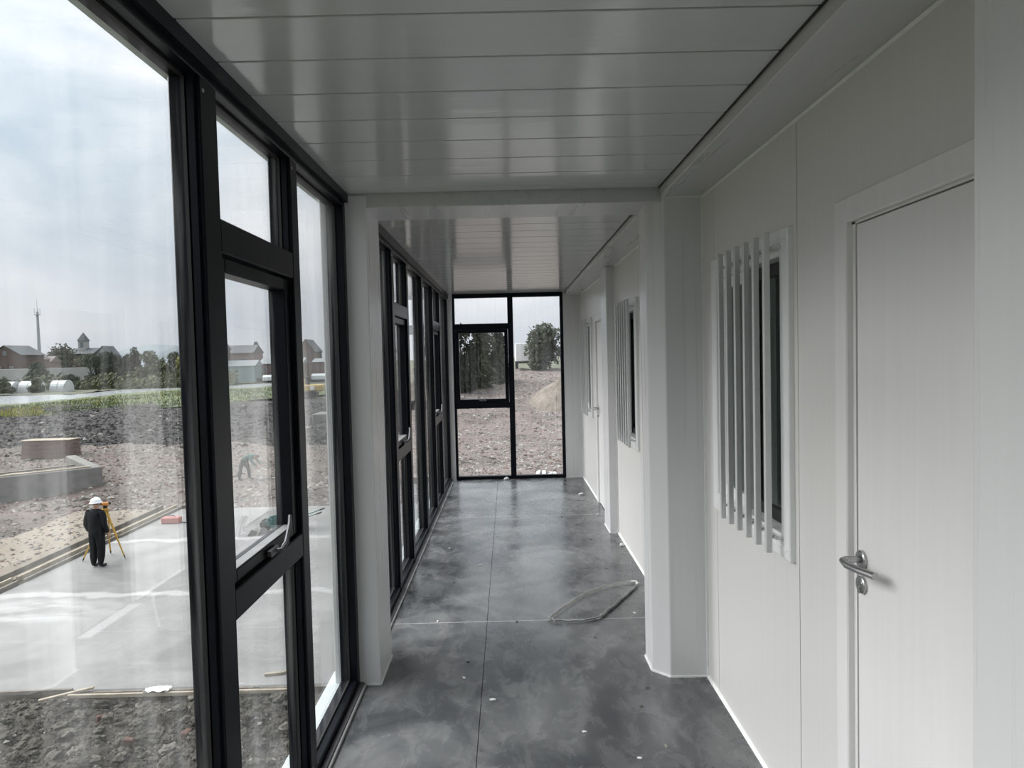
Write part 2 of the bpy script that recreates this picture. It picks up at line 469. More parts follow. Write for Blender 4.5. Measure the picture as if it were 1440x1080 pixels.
# soffit beams above the right wall
for i, (y0, y1, z) in enumerate(((YB, YJ0-0.002, 2.462), (YJ1+0.002, YE, 2.485))):
    o = MB().bbox(0.785, XW+0.02, y0, y1, z, 2.60).build('trim_%d' % (2+i), 'beam_steel',
        label=('near' if i == 0 else 'far') + ' half of the steel soffit beam above the panelled right wall', cat='beam', kind=S)
    MB().box(0.776, 0.783, y0, y1, (HC, HC2)[i]-0.003, (HC, HC2)[i]+0.02).build('shadow_gap', 'dark_gasket', o)
    MB().prism([(XW-0.008, z-0.001), (XW+0.001, z-0.001), (XW+0.001, z-0.009)], 'y', y0, y1).build('caulk_line', 'caulk_white', o)

# window head beam, sill beam on the left (outside)
MB().bbox(-0.97, -0.885, YB, 9.9, -0.22, 0.012).build('trim_4', 'outer_steel', label='white steel floor beam outside along the foot of the glazing', cat='beam', kind=S)
MB().bbox(-0.97, -0.885, YB, 9.9, 2.50, 2.74).build('trim_5', 'outer_steel', label='white steel roof beam outside along the top of the glazing', cat='beam', kind=S)

# columns
def column(poly, z1, label, mat='column_steel', caulk=True):
    me = MB().prism(poly, 'z', 0.0, z1)
    o = me.build('column', mat, label=label, cat='column', kind=S)
    md = o.modifiers.new('bevel', 'BEVEL'); md.width = 0.006; md.segments = 2; md.limit_method = 'ANGLE'
    if caulk:
        n = len(poly); mb = MB()
        for i in range(n):
            a, b = Vector((*poly[i], 0.004)), Vector((*poly[(i+1) % n], 0.004))
            if (b-a).length > 0.02: mb.bar(a, b, 0.012, 0.008)
        mb.build('caulk_line', 'caulk_white', o)
    return o
column([(-0.93, 3.612), (-0.695, 3.612), (-0.695, 3.962), (-0.93, 3.962)], 2.506, 'pale grey steel column on the window side between the two glazed bays')
cr_ = column([(1.02, YJ0), (0.804, YJ0), (0.724, 3.69), (0.724, 3.872), (0.804, YJ1), (1.02, YJ1)], 2.50, 'large pale grey steel column with chamfered corners beside the barred window')
column([(1.02, 6.585), (0.92, 6.585), (0.92, 6.955), (1.02, 6.955)], 2.484, 'shallow pale steel pilaster on the right wall before the far door')
column([(1.02, 0.72), (0.732, 0.72), (0.732, 1.118), (1.02, 1.118)], 2.46, 'pale steel pier at the very edge of the picture covering part of the near door')
column([(-0.95, 9.60), (-0.738, 9.60), (-0.738, 9.92), (-0.95, 9.92)], 2.55, 'slim pale steel corner post where the side glazing meets the end window')
column([(0.762, 9.66), (1.02, 9.66), (1.02, 9.92), (0.762, 9.92)], 2.55, 'pale grey steel corner post between the end window and the right wall')
# thin white vertical beads in the inside corners of the right wall
mb = MB()
for y in (YJ0-0.004, YJ1+0.004, 6.58, 6.96, 9.655): mb.box(XW-0.010, XW+0.002, y-0.005, y+0.005, 0, 2.46)
mb.box(0.80, XW, YJ0-0.008, YJ0+0.001, 2.455, 2.464)
mb.build('trim_6', 'caulk_white', label='white sealant beads in the inside corners beside the right wall columns', cat='sealant', kind=S)

# right wall: steel panels with door and window openings
DOORS = [(1.135, 2.136), (4.085, 5.086), (7.035, 8.036)]
WINS = [(2.478, 3.405), (5.428, 6.355), (8.378, 9.305)]
WZ0, WZ1 = 0.925, 2.108
DZ = 2.113
wr = MB().box(1.055, 1.10, YB, YB+0.05, 0, 2.46).build('wall_right', 'wall_panel_steel', label='panelled white steel wall with doors and barred windows', cat='wall', kind=S)
seams = [YB] + sorted([2.445 + 2.95*k + d for k in range(-2, 3) for d in (0.0, 0.975, -0.985)])
seams = [s_ for s_ in seams if YB <= s_ < YE - 0.05] + [YE+0.02]
for a, b in zip(seams[:-1], seams[1:]):
    a += 0.002; b -= 0.002
    ys = sorted({a, b, *[q for d in DOORS+WINS for q in d if a < q < b]})
    mb = MB()
    for y0, y1 in zip(ys[:-1], ys[1:]):
        c = (y0+y1)/2
        if any(d[0] < c < d[1] for d in DOORS): mb.box(XW, XW+0.05, y0, y1, DZ, 2.48)
        elif any(d[0] < c < d[1] for d in WINS):
            mb.box(XW, XW+0.05, y0, y1, 0, WZ0); mb.box(XW, XW+0.05, y0, y1, WZ1, 2.48)
        else: mb.box(XW, XW+0.05, y0, y1, 0, 2.48)
    mb.build('wall_panel', 'wall_panel_steel', wr)
mb = MB()
for s_ in seams[1:-1]:
    mb.box(XW+0.001, XW+0.02, s_-0.0015, s_+0.0015, 0, WZ0) ; mb.box(XW+0.001, XW+0.02, s_-0.0015, s_+0.0015, WZ1, 2.46)
mb.build('seam', 'dark_gasket', wr)
mb = MB()
for a, b in ((YB, 0.72), (2.14, YJ0), (5.09, 6.585), (8.04, 9.66)):
    mb.prism([(XW-0.012, 0.0), (XW+0.001, 0.0), (XW+0.001, 0.014)], 'y', a, b)
mb.build('baseboard_right', 'caulk_white', label='thin white sealant line where the panelled wall meets the floor', cat='baseboard', kind=S)

# rooms behind the right wall (dark), back end and outer skin
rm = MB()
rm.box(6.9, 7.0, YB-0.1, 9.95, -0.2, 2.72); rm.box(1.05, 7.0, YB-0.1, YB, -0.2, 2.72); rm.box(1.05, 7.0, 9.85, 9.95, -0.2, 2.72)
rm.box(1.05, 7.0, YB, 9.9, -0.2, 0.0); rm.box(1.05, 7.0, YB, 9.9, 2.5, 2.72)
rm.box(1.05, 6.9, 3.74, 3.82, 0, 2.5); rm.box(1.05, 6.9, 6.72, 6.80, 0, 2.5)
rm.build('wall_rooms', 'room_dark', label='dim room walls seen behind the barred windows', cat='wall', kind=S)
MB().box(-0.97, 1.1, YB-0.1, YB, -0.2, 2.72).build('wall_back', 'wall_panel_steel', label='white steel wall closing the corridor behind the viewer', cat='wall', kind=S)
MB().box(-0.95, 7.0, YB-0.1, 9.95, -3.4, -0.23).build('wall_lower', 'outer_steel', label='white steel storey of the cabin building under the corridor', cat='wall', kind=S)

# ================================================================== glazing on the left
def handle_lever(parent, y, z, x=-0.815):
    h = MB()
    h.bbox(x-0.004, x+0.016, y-0.05, y+0.03, z-0.012, z+0.012, 0.003)
    h.tube([(x+0.012, y-0.005, z), (x+0.032, y+0.0, z+0.002), (x+0.04, y+0.03, z+0.02), (x+0.04, y+0.075, z+0.075), (x+0.034, y+0.095, z+0.098)], [0.008, 0.0085, 0.009, 0.008, 0.006], 8)
    h.build('handle', 'sill_aluminium', parent, label='grey lever handle')
def glazing(num, y0, y1, m1, m2, htop, label):
    w = empty('window_%d' % num, (XG, y0, 0), 0, label, 'window', None, S)
    def L(name, mat, mb, **k):
        o = mb.build(name, mat, w, **k); o.matrix_parent_inverse = w.matrix_basis.inverted(); return o
    xo = -0.885
    hb = 2.445
    L('head_rail', 'dark_aluminium', MB().bbox(xo, XI, y0, y1, hb, htop+0.03, 0.003).box(XI-0.002, -0.783, y0, y1, hb+0.022, htop+0.02))
    L('bottom_rail', 'dark_aluminium', MB().bbox(xo, XI-0.004, y0, y1, 0.0, 0.052, 0.003))
    L('sill_trim', 'sill_aluminium', MB().bbox(XI-0.002, -0.778, y0, y1, 0.0, 0.020, 0.002))
    L('sill_edge', 'grey_trim', MB().bbox(-0.777, -0.766, y0, y1, 0.0, 0.014, 0.002))
    jw = 0.055
    for a, b in ((y0, y0+jw), (y1-jw, y1)):
        L('jamb', 'dark_aluminium', MB().bbox(xo, XI, a, b, 0.0, hb, 0.003))
    for a, b in (m1, m2):
        L('mullion', 'dark_aluminium', MB().bbox(xo, XI, a, b, 0.0, hb, 0.004).box(XI-0.03, XI-0.012, a-0.012, a, 0.05, hb))
    for z0, z1 in ((1.992, 2.088), (0.932, 1.022)):
        L('transom', 'dark_aluminium', MB().bbox(xo, XI-0.001, m1[1], m2[0], z0, z1, 0.004))
    g = 0.003
    for a, b, c, d in ((y0+jw, m1[0], 0.052, hb), (m2[1], y1-jw, 0.052, hb), (m1[1], m2[0], 2.088, hb), (m1[1], m2[0], 0.052, 0.932)):
        L('pane', 'window_glass', MB().box(XG-g, XG+g, a, b, c, d))
        gk = MB(); q = 0.008
        gk.box(XG+g, XG+g+0.01, a, a+q, c, d).box(XG+g, XG+g+0.01, b-q, b, c, d).box(XG+g, XG+g+0.01, a, b, c, c+q).box(XG+g, XG+g+0.01, a, b, d-q, d)
        L('gasket', 'dark_gasket', gk)
    # tilting sash
    a, b, c, d = m1[1]+0.006, m2[0]-0.006, 1.027, 1.987
    fwid = 0.055
    sm = MB()
    sm.bbox(-0.88, -0.818, a, a+fwid, c, d, 0.004).bbox(-0.88, -0.818, b-fwid, b, c, d, 0.004)
    sm.bbox(-0.88, -0.818, a+fwid, b-fwid, c, c+0.04, 0.004).bbox(-0.88, -0.818, a+fwid, b-fwid, d-0.045, d, 0.004)
    sash = L('sash', 'dark_aluminium', sm)
    MB().box(-0.863, -0.857, a+fwid-0.01, b-fwid+0.01, c+0.035, d-0.04).build('pane', 'window_glass', sash)
    MB().box(-0.853, -0.82, a+fwid, b-fwid, c+0.040, c+0.0425).build('sky_sheen_strip', 'grey_trim', sash)  # light grey strip imitating sky reflected on the bottom member's top
    handle_lever(sash, (a+b)/2+0.03, c+0.012)
    sc_ = MB()
    for (p, q) in (m1, m2):
        for z in (0.085, 2.41):
            sc_.lathe([(0.006, 0), (0.0055, 0.003), (0.002, 0.004)], 8, (XI-0.001, p+0.02, z), 'x')
    L('screw', 'screw_metal', sc_)
    return w
glazing(1, 0.93, 3.607, (1.92, 2.03), (2.705, 2.79), HC, 'near glazed bay with dark frames, a tilting sash and tall fixed panes')
glazing(2, -1.80, 0.925, (-0.80, -0.69), (-0.02, 0.07), HC, 'dark-framed glazed bay beside and behind the viewer, outside the picture')
glazing(3, 4.02, 6.808, (5.01, 5.11), (5.745, 5.84), HC2, 'dark-framed glazed bay just beyond the pale window-side column')
glazing(4, 6.812, 9.60, (7.70, 7.79), (8.475, 8.56), HC2, 'last dark-framed glazed bay before the end window')
MB().box(-0.93, -0.80, YB, -1.80, 0, 2.51).box(-0.93, -0.80, 3.96, 4.02, 0, 2.53).build('wall_left', 'column_steel', label='narrow pale steel infill strips between the glazed bays', cat='wall', kind=S)

# ================================================================== end window
ew = empty('window_5', (0, YE, 0), 0, 'tall dark-framed end window with a tilting sash, looking onto rubble', 'window', None, S)
def EL(name, mat, mb, par=None, **k):
    o = mb.build(name, mat, par or ew, **k)
    if par is None: o.matrix_parent_inverse = ew.matrix_basis.inverted()
    return o
ya, yb_ = 9.66, 9.75
EL('head_rail', 'dark_aluminium', MB().bbox(-0.738, 0.762, ya, yb_, 2.475, 2.56))
EL('bottom_rail', 'dark_aluminium', MB().bbox(-0.738, 0.762, ya, yb_, 0.0, 0.045))
EL('jamb', 'dark_aluminium', MB().bbox(-0.738, -0.708, ya, yb_, 0.045, 2.475))
EL('jamb', 'dark_aluminium', MB().bbox(0.722, 0.762, ya, yb_, 0.045, 2.475))
EL('mullion', 'dark_aluminium', MB().bbox(0.010, 0.084, ya, yb_, 0.045, 2.475))
EL('transom', 'dark_aluminium', MB().bbox(-0.708, 0.010, ya, yb_, 2.045, 2.125))
EL('transom', 'dark_aluminium', MB().bbox(-0.708, 0.010, ya, yb_, 0.975, 1.055))
for a, b, c, d in ((-0.708, 0.010, 2.125, 2.475), (-0.708, 0.010, 0.045, 0.975), (0.084, 0.722, 0.045, 2.475)):
    EL('pane', 'window_glass', MB().box(a, b, 9.70, 9.706, c, d))
sm = MB()
sm.bbox(-0.706, -0.658, 9.672, 9.74, 1.057, 2.043).bbox(-0.040, 0.008, 9.672, 9.74, 1.057, 2.043)
sm.bbox(-0.658, -0.040, 9.672, 9.74, 1.057, 1.100).bbox(-0.658, -0.040, 9.672, 9.74, 2.000, 2.043)
sash = EL('sash', 'dark_aluminium', sm)
MB().box(-0.665, -0.033, 9.71, 9.716, 1.09, 2.01).build('pane', 'window_glass', sash)
MB().bbox(-0.40, -0.30, 9.655, 9.672, 1.07, 1.09).tube([(-0.37, 9.66, 1.08), (-0.36, 9.64, 1.085), (-0.29, 9.638, 1.105)], 0.007, 6).build('handle', 'sill_aluminium', sash)

# ================================================================== doors
def door(num, y0, y1, label, opened=False):
    d = empty('door_%d' % num, (XW, (y0+y1)/2, 0), 0, label, 'door', None, S)
    def L(name, mat, mb, par=None, **k):
        o = mb.build(name, mat, par or d, **k)
        if par is None: o.matrix_parent_inverse = d.matrix_basis.inverted()
        return o
    fwid = 0.072
    f = MB()
    for a, b in ((y0, y0+fwid), (y1-fwid, y1)): f.bbox(XW-0.016, XW+0.06, a, b, 0, DZ, 0.004)
    f.bbox(XW-0.016, XW+0.06, y0+fwid, y1-fwid, DZ-fwid, DZ, 0.004)
    for a, b in ((y0+fwid, y0+fwid+0.02), (y1-fwid-0.018, y1-fwid)): f.box(XW+0.004, XW+0.06, a, b, 0, DZ-fwid)
    f.box(XW+0.004, XW+0.06, y0+fwid, y1-fwid, DZ-fwid-0.006, DZ-fwid)
    L('frame', 'door_white', f)
    if not opened: L('gap', 'dark_gasket', MB().box(XW+0.03, XW+0.058, y0+fwid+0.01, y1-fwid-0.01, 0.004, DZ-fwid-0.004))
    ly0, ly1 = y0+fwid+0.022, y1-fwid-0.030
    leaf = L('leaf', 'door_white', MB().bbox(XW+0.002, XW+0.045, ly0, ly1, 0.008, DZ-fwid-0.011, 0.002))
    hy, hz_ = ly1-0.028, 1.075
    hd = MB().lathe([(0.0, 0.0), (0.026, 0.0), (0.026, -0.008), (0.023, -0.011), (0.010, -0.011), (0.010, -0.02)], 24, (XW+0.002, hy, hz_), 'x')
    hd.tube([(XW-0.008, hy, hz_), (XW-0.045, hy+0.004, hz_), (XW-0.058, hy-0.004, hz_-0.001), (XW-0.062, hy-0.035, hz_-0.004), (XW-0.054, hy-0.09, hz_-0.004), (XW-0.040, hy-0.150, hz_-0.002)], [0.0095, 0.0095, 0.010, 0.0105, 0.0105, 0.0105], 12)
    hd.build('handle', 'steel_handle', leaf, smooth=False, label='brushed steel lever handle with round rose')
    lk = MB().lathe([(0.0, 0.0), (0.025, 0.0), (0.025, -0.008), (0.022, -0.011), (0.012, -0.011), (0.011, -0.014)], 24, (XW+0.002, hy, hz_-0.073), 'x').bbox(XW-0.014, XW-0.006, hy-0.005, hy+0.005, hz_-0.098, hz_-0.076, 0.003)
    lk.build('lock', 'steel_handle', leaf, label='round steel keyhole plate')
    if opened:      # swung into the room on its near edge
        piv = Matrix.Translation(Vector((XW+0.05, ly0, 0)))
        leaf.matrix_parent_inverse = d.matrix_basis.inverted() @ piv @ Matrix.Rotation(math.radians(-88), 4, 'Z') @ piv.inverted()
    return d
door(1, *DOORS[0], 'near white door with steel lever handle, cut off by the pier')
door(2, *DOORS[1], 'open white door of the middle room, seen only as a dark gap reflected in the near pane', True)
door(3, *DOORS[2], 'far white door with steel lever handle beyond the shallow pilaster')

# ================================================================== barred room windows
def barred(num, y0, y1, label):
    w = empty('window_%d' % num, (XW, (y0+y1)/2, WZ0), 0, label, 'window', None, S)
    def L(name, mat, mb, par=None, **k):
        o = mb.build(name, mat, par or w, **k)
        if par is None: o.matrix_parent_inverse = w.matrix_basis.inverted()
        return o
    fwid = 0.075
    f = MB(); xa, xb = XW-0.022, XW+0.055
    f.bbox(xa, xb, y0, y0+fwid, WZ0, WZ1, 0.004).bbox(xa, xb, y1-fwid, y1, WZ0, WZ1, 0.004)
    f.bbox(xa, xb, y0+fwid, y1-fwid, WZ0, WZ0+0.085, 0.004).bbox(xa, xb, y0+fwid, y1-fwid, WZ1-0.095, WZ1, 0.004)
    L('frame', 'white_pvc', f)
    L('ridge', 'white_pvc', MB().bbox(xa-0.004, xa, y0+0.02, y1-0.02, WZ0+0.032, WZ0+0.040, 0.0015).bbox(xa-0.004, xa, y0+0.02, y1-0.02, WZ1-0.048, WZ1-0.040, 0.0015))
    # two sliding sashes: far one closed in front, near one set back
    ym = (y0+y1)/2 + 0.06
    za, zb = WZ0+0.085, WZ1-0.095
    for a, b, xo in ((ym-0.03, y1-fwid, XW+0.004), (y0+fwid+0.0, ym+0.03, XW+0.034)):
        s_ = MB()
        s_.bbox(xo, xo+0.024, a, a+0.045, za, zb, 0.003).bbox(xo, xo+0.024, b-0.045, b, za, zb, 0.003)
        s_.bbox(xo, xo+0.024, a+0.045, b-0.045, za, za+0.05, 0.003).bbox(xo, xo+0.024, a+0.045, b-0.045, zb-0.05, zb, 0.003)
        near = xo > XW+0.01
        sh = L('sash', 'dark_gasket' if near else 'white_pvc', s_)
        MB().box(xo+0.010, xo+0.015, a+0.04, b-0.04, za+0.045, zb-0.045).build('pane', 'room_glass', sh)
    # security bars on two cross rods
    ybs = [y0+0.045+0.02+0.109*k for k in range(6)]
    for y in ybs:
        L('bar', 'white_bar', MB().bbox(XW-0.080, XW-0.058, y, y+0.020, 0.945, 2.098, 0.002))
    for z in (WZ0+0.075, WZ1-0.065):
        rd = MB().tube([(XW-0.046, ybs[0]-0.008, z), (XW-0.046, ybs[-1]+0.028, z)], 0.006, 8)
        for y in (ybs[0]-0.006, (ybs[2]+ybs[3])/2+0.01, ybs[-1]+0.026):
            rd.tube([(XW-0.046, y, z), (XW-0.02, y, z)], 0.005, 8)
        for y in ybs: rd.tube([(XW-0.060, y+0.010, z), (XW-0.044, y+0.010, z)], 0.005, 8)
        L('cross_rod', 'white_bar', rd)
    return w
barred(6, *WINS[0], 'near barred white window beside the door with steel handle')
barred(7, *WINS[1], 'middle barred white window between the chamfered column and the pilaster')
barred(8, *WINS[2], 'farthest barred white window beside the far door')
# ================================================================== loose things on the corridor floor
st = [(0.231, 4.444), (0.283, 4.54), (0.425, 4.771), (0.516, 4.893), (0.653, 5.02), (0.791, 5.088), (0.880, 5.125), (0.897, 5.079), (0.815, 4.93), (0.712, 4.749), (0.586, 4.532), (0.538, 4.447), (0.433, 4.394), (0.344, 4.388), (0.262, 4.41), (0.222, 4.47)]
def ribbon(pts, h, th, lift):
    """closed-ended flat band standing on edge"""
    n = len(pts); vs = []
    for i, p in enumerate(pts):
        a = Vector(pts[max(i-1, 0)]); b = Vector(pts[min(i+1, n-1)])
        d = (b-a).normalized(); nn = Vector((-d.y, d.x))*th/2
        z = 0.0015+lift*abs(math.sin(i*0.9))
        lean = nn.normalized()*h*0.55
        for s_, zz in ((-1, 0), (1, 0), (1, 1), (-1, 1)):
            vs.append((p[0]+nn.x*s_+lean.x*zz, p[1]+nn.y*s_+lean.y*zz, z+h*0.8*zz))
    fs = []
    for i in range(n-1):
        for k in range(4): fs.append((i*4+k, i*4+(k+1) % 4, i*4+4+(k+1) % 4, i*4+4+k))
    fs += [(0, 1, 2, 3), tuple((n-1)*4+k for k in (3, 2, 1, 0))]
    return vs, fs
dense = []
for i in range(len(st)-1):
    for k in range(4):
        q = k/4; p0, p1 = st[i], st[i+1]
        dense.append((p0[0]*(1-q)+p1[0]*q, p0[1]*(1-q)+p1[1]*q))
dense.append(st[-1])
mb = MB(); mb.add(*ribbon(dense, 0.019, 0.003, 0.006))
strap = mb.build('packing_strap', 'strap_grey', label='loose grey packing strap lying in a long loop on the floor', cat='strap')
MB().bbox(0.862, 0.902, 5.105, 5.125, 0.012, 0.022, 0.002).build('seal_clip', 'paper_white', strap, label='white seal clip')

scr = [(-0.115, 3.416), (-0.259, 3.857), (-0.132, 6.58), (-0.259, 5.671), (-0.442, 5.245), (-0.462, 4.916), (-0.487, 4.47), (0.019, 4.43), (0.688, 4.659), (0.78, 4.532), (0.66, 3.50), (0.635, 2.966), (0.508, 2.881), (0.594, 3.312), (0.735, 5.508), (0.603, 5.652), (0.641, 6.955), (0.733, 7.796), (0.904, 7.402), (0.713, 6.392), (0.429, 5.258), (-0.268, 3.66), (0.477, 4.148), (0.087, 4.13), (0.3, 3.1), (0.52, 7.3), (-0.4, 7.1), (-0.55, 6.2)]
def chip_mesh(name, sx, sy, sz, mat, seed):
    rnd = random.Random(seed); bm = bmesh.new(); bmesh.ops.create_icosphere(bm, subdivisions=1, radius=1)
    for v_ in bm.verts:
        k = rnd.uniform(0.6, 1.15); v_.co = Vector((v_.co.x*sx*k, v_.co.y*sy*k, max(v_.co.z, -0.45)*sz*k))
    zmin = min(v_.co.z for v_ in bm.verts)
    for v_ in bm.verts: v_.co.z -= zmin
    me = bpy.data.meshes.new(name); bm.to_mesh(me); bm.free(); me.materials.append(MATS[mat]); return me
chips = [chip_mesh('floor_scrap', 0.016, 0.009, 0.006, 'paper_white', 1), chip_mesh('floor_scrap', 0.010, 0.012, 0.008, 'stone_mid', 2), chip_mesh('floor_scrap', 0.012, 0.006, 0.005, 'stone_pale', 3)]
for i, (x, y) in enumerate(scr):
    k = (i*7) % 3; o = link('floor_scrap', chips[k], None, (x, y, 0.0005), (0, 0, i*1.3))
    s_ = 1.1 if i in (0, 8, 17, 11, 14) else 0.75
    o.scale = (s_*1.2, s_*1.2, s_)
    tag(o, 'tiny scrap of packing or cement on the dusty floor', 'scrap', 'small scraps scattered on the corridor floor')
o = link('paper_scrap', chip_mesh('paper_scrap', 0.045, 0.025, 0.02, 'paper_white', 8), None, (0.841, 8.439, 0.0005), (0, 0, 0.6), 'crumpled dark-edged scrap near the far right corner of the floor', 'scrap')
o = link('foam_scrap', chip_mesh('foam_scrap', 0.05, 0.02, 0.03, 'paper_white', 9), None, (-0.05, 9.60, 0.0005), (0, 0, 0.3), 'white foam scrap on the floor against the end window', 'scrap')
MB().lathe([(0.0, 0.0), (0.014, 0.002), (0.018, 0.013), (0.013, 0.025), (0.0, 0.028)], 12, (0.955, 6.13, 0.0)).build('white_cap', 'caulk_white', None, True, label='small round white cap on the floor by the pilaster', cat='cap')

# ================================================================== ground outside
GZ = -3.4
def grid(name, mat, x0, x1, y0, y1, step, fz, stepy=None, **k):
    stepy = stepy or step
    nx = max(2, int((x1-x0)/step)+1); ny = max(2, int((y1-y0)/stepy)+1)
    vs = []; fs = []
    for j in range(ny):
        y = y0+(y1-y0)*j/(ny-1)
        for i in range(nx):
            x = x0+(x1-x0)*i/(nx-1); vs.append((x, y, fz(x, y)))
    for j in range(ny-1):
        for i in range(nx-1): fs.append((j*nx+i, j*nx+i+1, (j+1)*nx+i+1, (j+1)*nx+i))
    me = bpy.data.meshes.new(name); me.from_pydata(vs, [], fs); me.materials.append(MATS[mat])
    for p in me.polygons: p.use_smooth = True
    return link(name, me, None, **k)
def nz2(x, y, s, o=3): return noise.fractal(Vector((x*s, y*s, 0.37)), 0.9, 2.0, o)
def sstep(v, a, b):
    q = min(1, max(0, (v-a)/(b-a))); return q*q*(3-2*q)
def rise(x, y):           # the ground climbs to a track beyond the end window
    return 3.6*sstep(y, 42, 74)*sstep(x, -16, -6)
MB().box(-900, 900, -120, 1900, -4.4, -3.62).build('ground_meadow', 'meadow', label='flat grey-green farmland reaching to the village', cat='ground', kind=S)
MB().bbox(-11.55, 9.0, 11.0, 24.75, -3.62, GZ, 0.02).build('concrete_slab', 'slab_concrete', label='large pale concrete slab with light dried streaks below the windows', cat='slab', kind=S)
def z_near(x, y):
    h = 0.10*nz2(x, y, 1.3, 3)+0.075*nz2(x+9, y, 4.0, 3)+0.03*noise.noise(Vector((x*14, y*14, 1)))
    return GZ-0.10+h*sstep(11.0-y, -0.05, 0.5)-0.25*sstep(y, 10.95, 11.3)
grid('dirt_strip', 'dark_dirt', -13, 1.5, 4.6, 11.05, 0.055, z_near, label='strip of lumpy dark dirt between the building and the slab', cat='dirt', kind=S)
def z_rub(x, y):
    fade = sstep(y, 24.6, 26.5) if x > -12.6 else 1.0
    return max(-3.57, GZ-0.08-0.12*(1-fade)+fade*(0.22*nz2(x, y, 0.22, 4)+0.10*nz2(x, y+50, 0.9, 3))+rise(x, y))
grid('rubble_field', 'rubble_mix', -46, -8.0, 24.8, 46, 0.30, z_rub, label='brownish rubble ground beyond the concrete slab', cat='rubble', kind=S)
grid('rubble_yard', 'rubble_pale', -8.0, 30, 24.8, 80, 0.45, z_rub, label='pinkish pale rubble ground outside the end window', cat='rubble', kind=S)
def z_side(x, y): return GZ-0.06+0.10*nz2(x, y, 0.4, 3)-0.1*sstep(x, -13.0, -12.4)
grid('rubble_side', 'rubble_mix', -60, -15.2, -6.0, 25.0, 0.40, lambda x, y: max(-3.57, z_side(x, y)+0.06*nz2(x, y+50, 0.9, 3)), label='rough rubble ground farther out beside the sandy track', cat='rubble', kind=S)
grid('sand_track', 'sand_track', -15.3, -12.3, -6.0, 25.0, 0.30, z_side, label='sandy beige track along the timber edge of the slab', cat='track', kind=S)
def z_soil(x, y): return max(-3.59, z_soil0(x, y))
def z_soil0(x, y): return GZ-0.05+0.30*nz2(x, y, 0.12, 4)+0.12*nz2(x, y+20, 0.8, 3)-0.5*sstep(y, 88, 96)+0.15*sstep(y, 44, 50)-0.2*(1-sstep(y, 42.5, 47))+rise(x, y)*sstep(y, 44, 50)
grid('dark_soil_field', 'dark_soil', -100, -7.6, 42.5, 98, 0.6, z_soil, label='dark turned-over soil field before the grass bank', cat='soil', kind=S)

# grass verge, canal and far bank
near_e = [(-110, 62), (-80, 66), (-50.2, 70.2), (-46.3, 71.5), (-44, 76), (-42.0, 79), (-37.2, 84), (-34.8, 90), (-30.8, 97.8), (-22, 112)]
far_e = [(-140, 92), (-100, 94), (-69.5, 96.5), (-67, 102), (-67.5, 112), (-68, 123), (-67, 138), (-62.5, 141.5), (-53, 141), (-42, 150)]
def strip(name, mat, A, B, z, amp, n=60, mcount=10, **k):
    def along(P, t):
        q = t*(len(P)-1); i = min(int(q), len(P)-2); f = q-i
        return P[i][0]*(1-f)+P[i+1][0]*f, P[i][1]*(1-f)+P[i+1][1]*f
    vs = []; fs = []
    for i in range(n+1):
        a = along(A, i/n); b = along(B, i/n)
        for j in range(mcount+1):
            q = j/mcount; x = a[0]*(1-q)+b[0]*q; y = a[1]*(1-q)+b[1]*q
            vs.append((x, y, z+amp*nz2(x, y, 0.3, 3)))
    w = mcount+1
    for i in range(n):
        for j in range(mcount): fs.append((i*w+j, (i+1)*w+j, (i+1)*w+j+1, i*w+j+1))
    me = bpy.data.meshes.new(name); me.from_pydata(vs, [], fs); me.materials.append(MATS[mat])
    bm = bmesh.new(); bm.from_mesh(me); bmesh.ops.recalc_face_normals(bm, faces=bm.faces); bm.to_mesh(me); bm.free()
    for p in me.polygons: p.use_smooth = True
    if sum(p.normal.z for p in me.polygons) < 0: me.flip_normals()
    return link(name, me, None, **k), vs
gb, gv = strip('grass_verge', 'grass_bank', near_e, far_e, GZ+0.06, 0.18, 80, 14, label='green grass verge along the near bank of the canal', cat='grass', kind=S)
wfar = [(-190, 132), (-130, 130), (-92, 129), (-84, 128.8), (-77.6, 128.6), (-80, 145), (-84, 172), (-75.5, 170), (-62.4, 163), (-50, 171)]
strip('canal_water', 'canal_water', far_e, wfar, GZ+0.02, 0.0, 60, 2, label='bright still canal, reflected white sky partly put into its pale colour', cat='water', kind=S)
bfar = [(-260, 200), (-180, 190), (-120, 175), (-110, 172), (-100, 176), (-96, 182), (-92, 190), (-80, 186), (-66, 180), (-50, 182)]
strip('far_bank', 'meadow', wfar, bfar, GZ+0.15, 0.3, 60, 8, label='low olive bank on the far side of the canal', cat='bank', kind=S)

def blades(name, mat, pts, hmin, hmax, w, seed, **k):
    rnd = random.Random(seed); vs = []; fs = []
    for (x, y, z) in pts:
        a = rnd.uniform(0, math.pi); h = rnd.uniform(hmin, hmax); dx, dy = math.cos(a)*w, math.sin(a)*w
        lx, ly = rnd.uniform(-.3, .3)*h, rnd.uniform(-.3, .3)*h; o = len(vs)
        vs += [(x-dx, y-dy, z-0.05), (x+dx, y+dy, z-0.05), (x+lx, y+ly, z+h)]; fs.append((o, o+1, o+2))
    me = bpy.data.meshes.new(name); me.from_pydata(vs, [], fs); me.materials.append(MATS[mat]); return link(name, me, None, **k)
rnd = random.Random(11)
def on_strip(n, tmin=0.0, tmax=1.0, qmin=0.0, qmax=1.0):
    out = []
    for _ in range(n):
        t_ = rnd.uniform(tmin, tmax)*80; j = rnd.uniform(qmin, qmax)*14
        i, jj = int(t_), int(j); i = min(i, 79); jj = min(jj, 13); f, g_ = t_-i, j-jj
        a, b, c, d = (Vector(gv[i*15+jj]), Vector(gv[(i+1)*15+jj]), Vector(gv[i*15+jj+1]), Vector(gv[(i+1)*15+jj+1]))
        out.append(tuple(a*(1-f)*(1-g_)+b*f*(1-g_)+c*(1-f)*g_+d*f*g_))
    return out
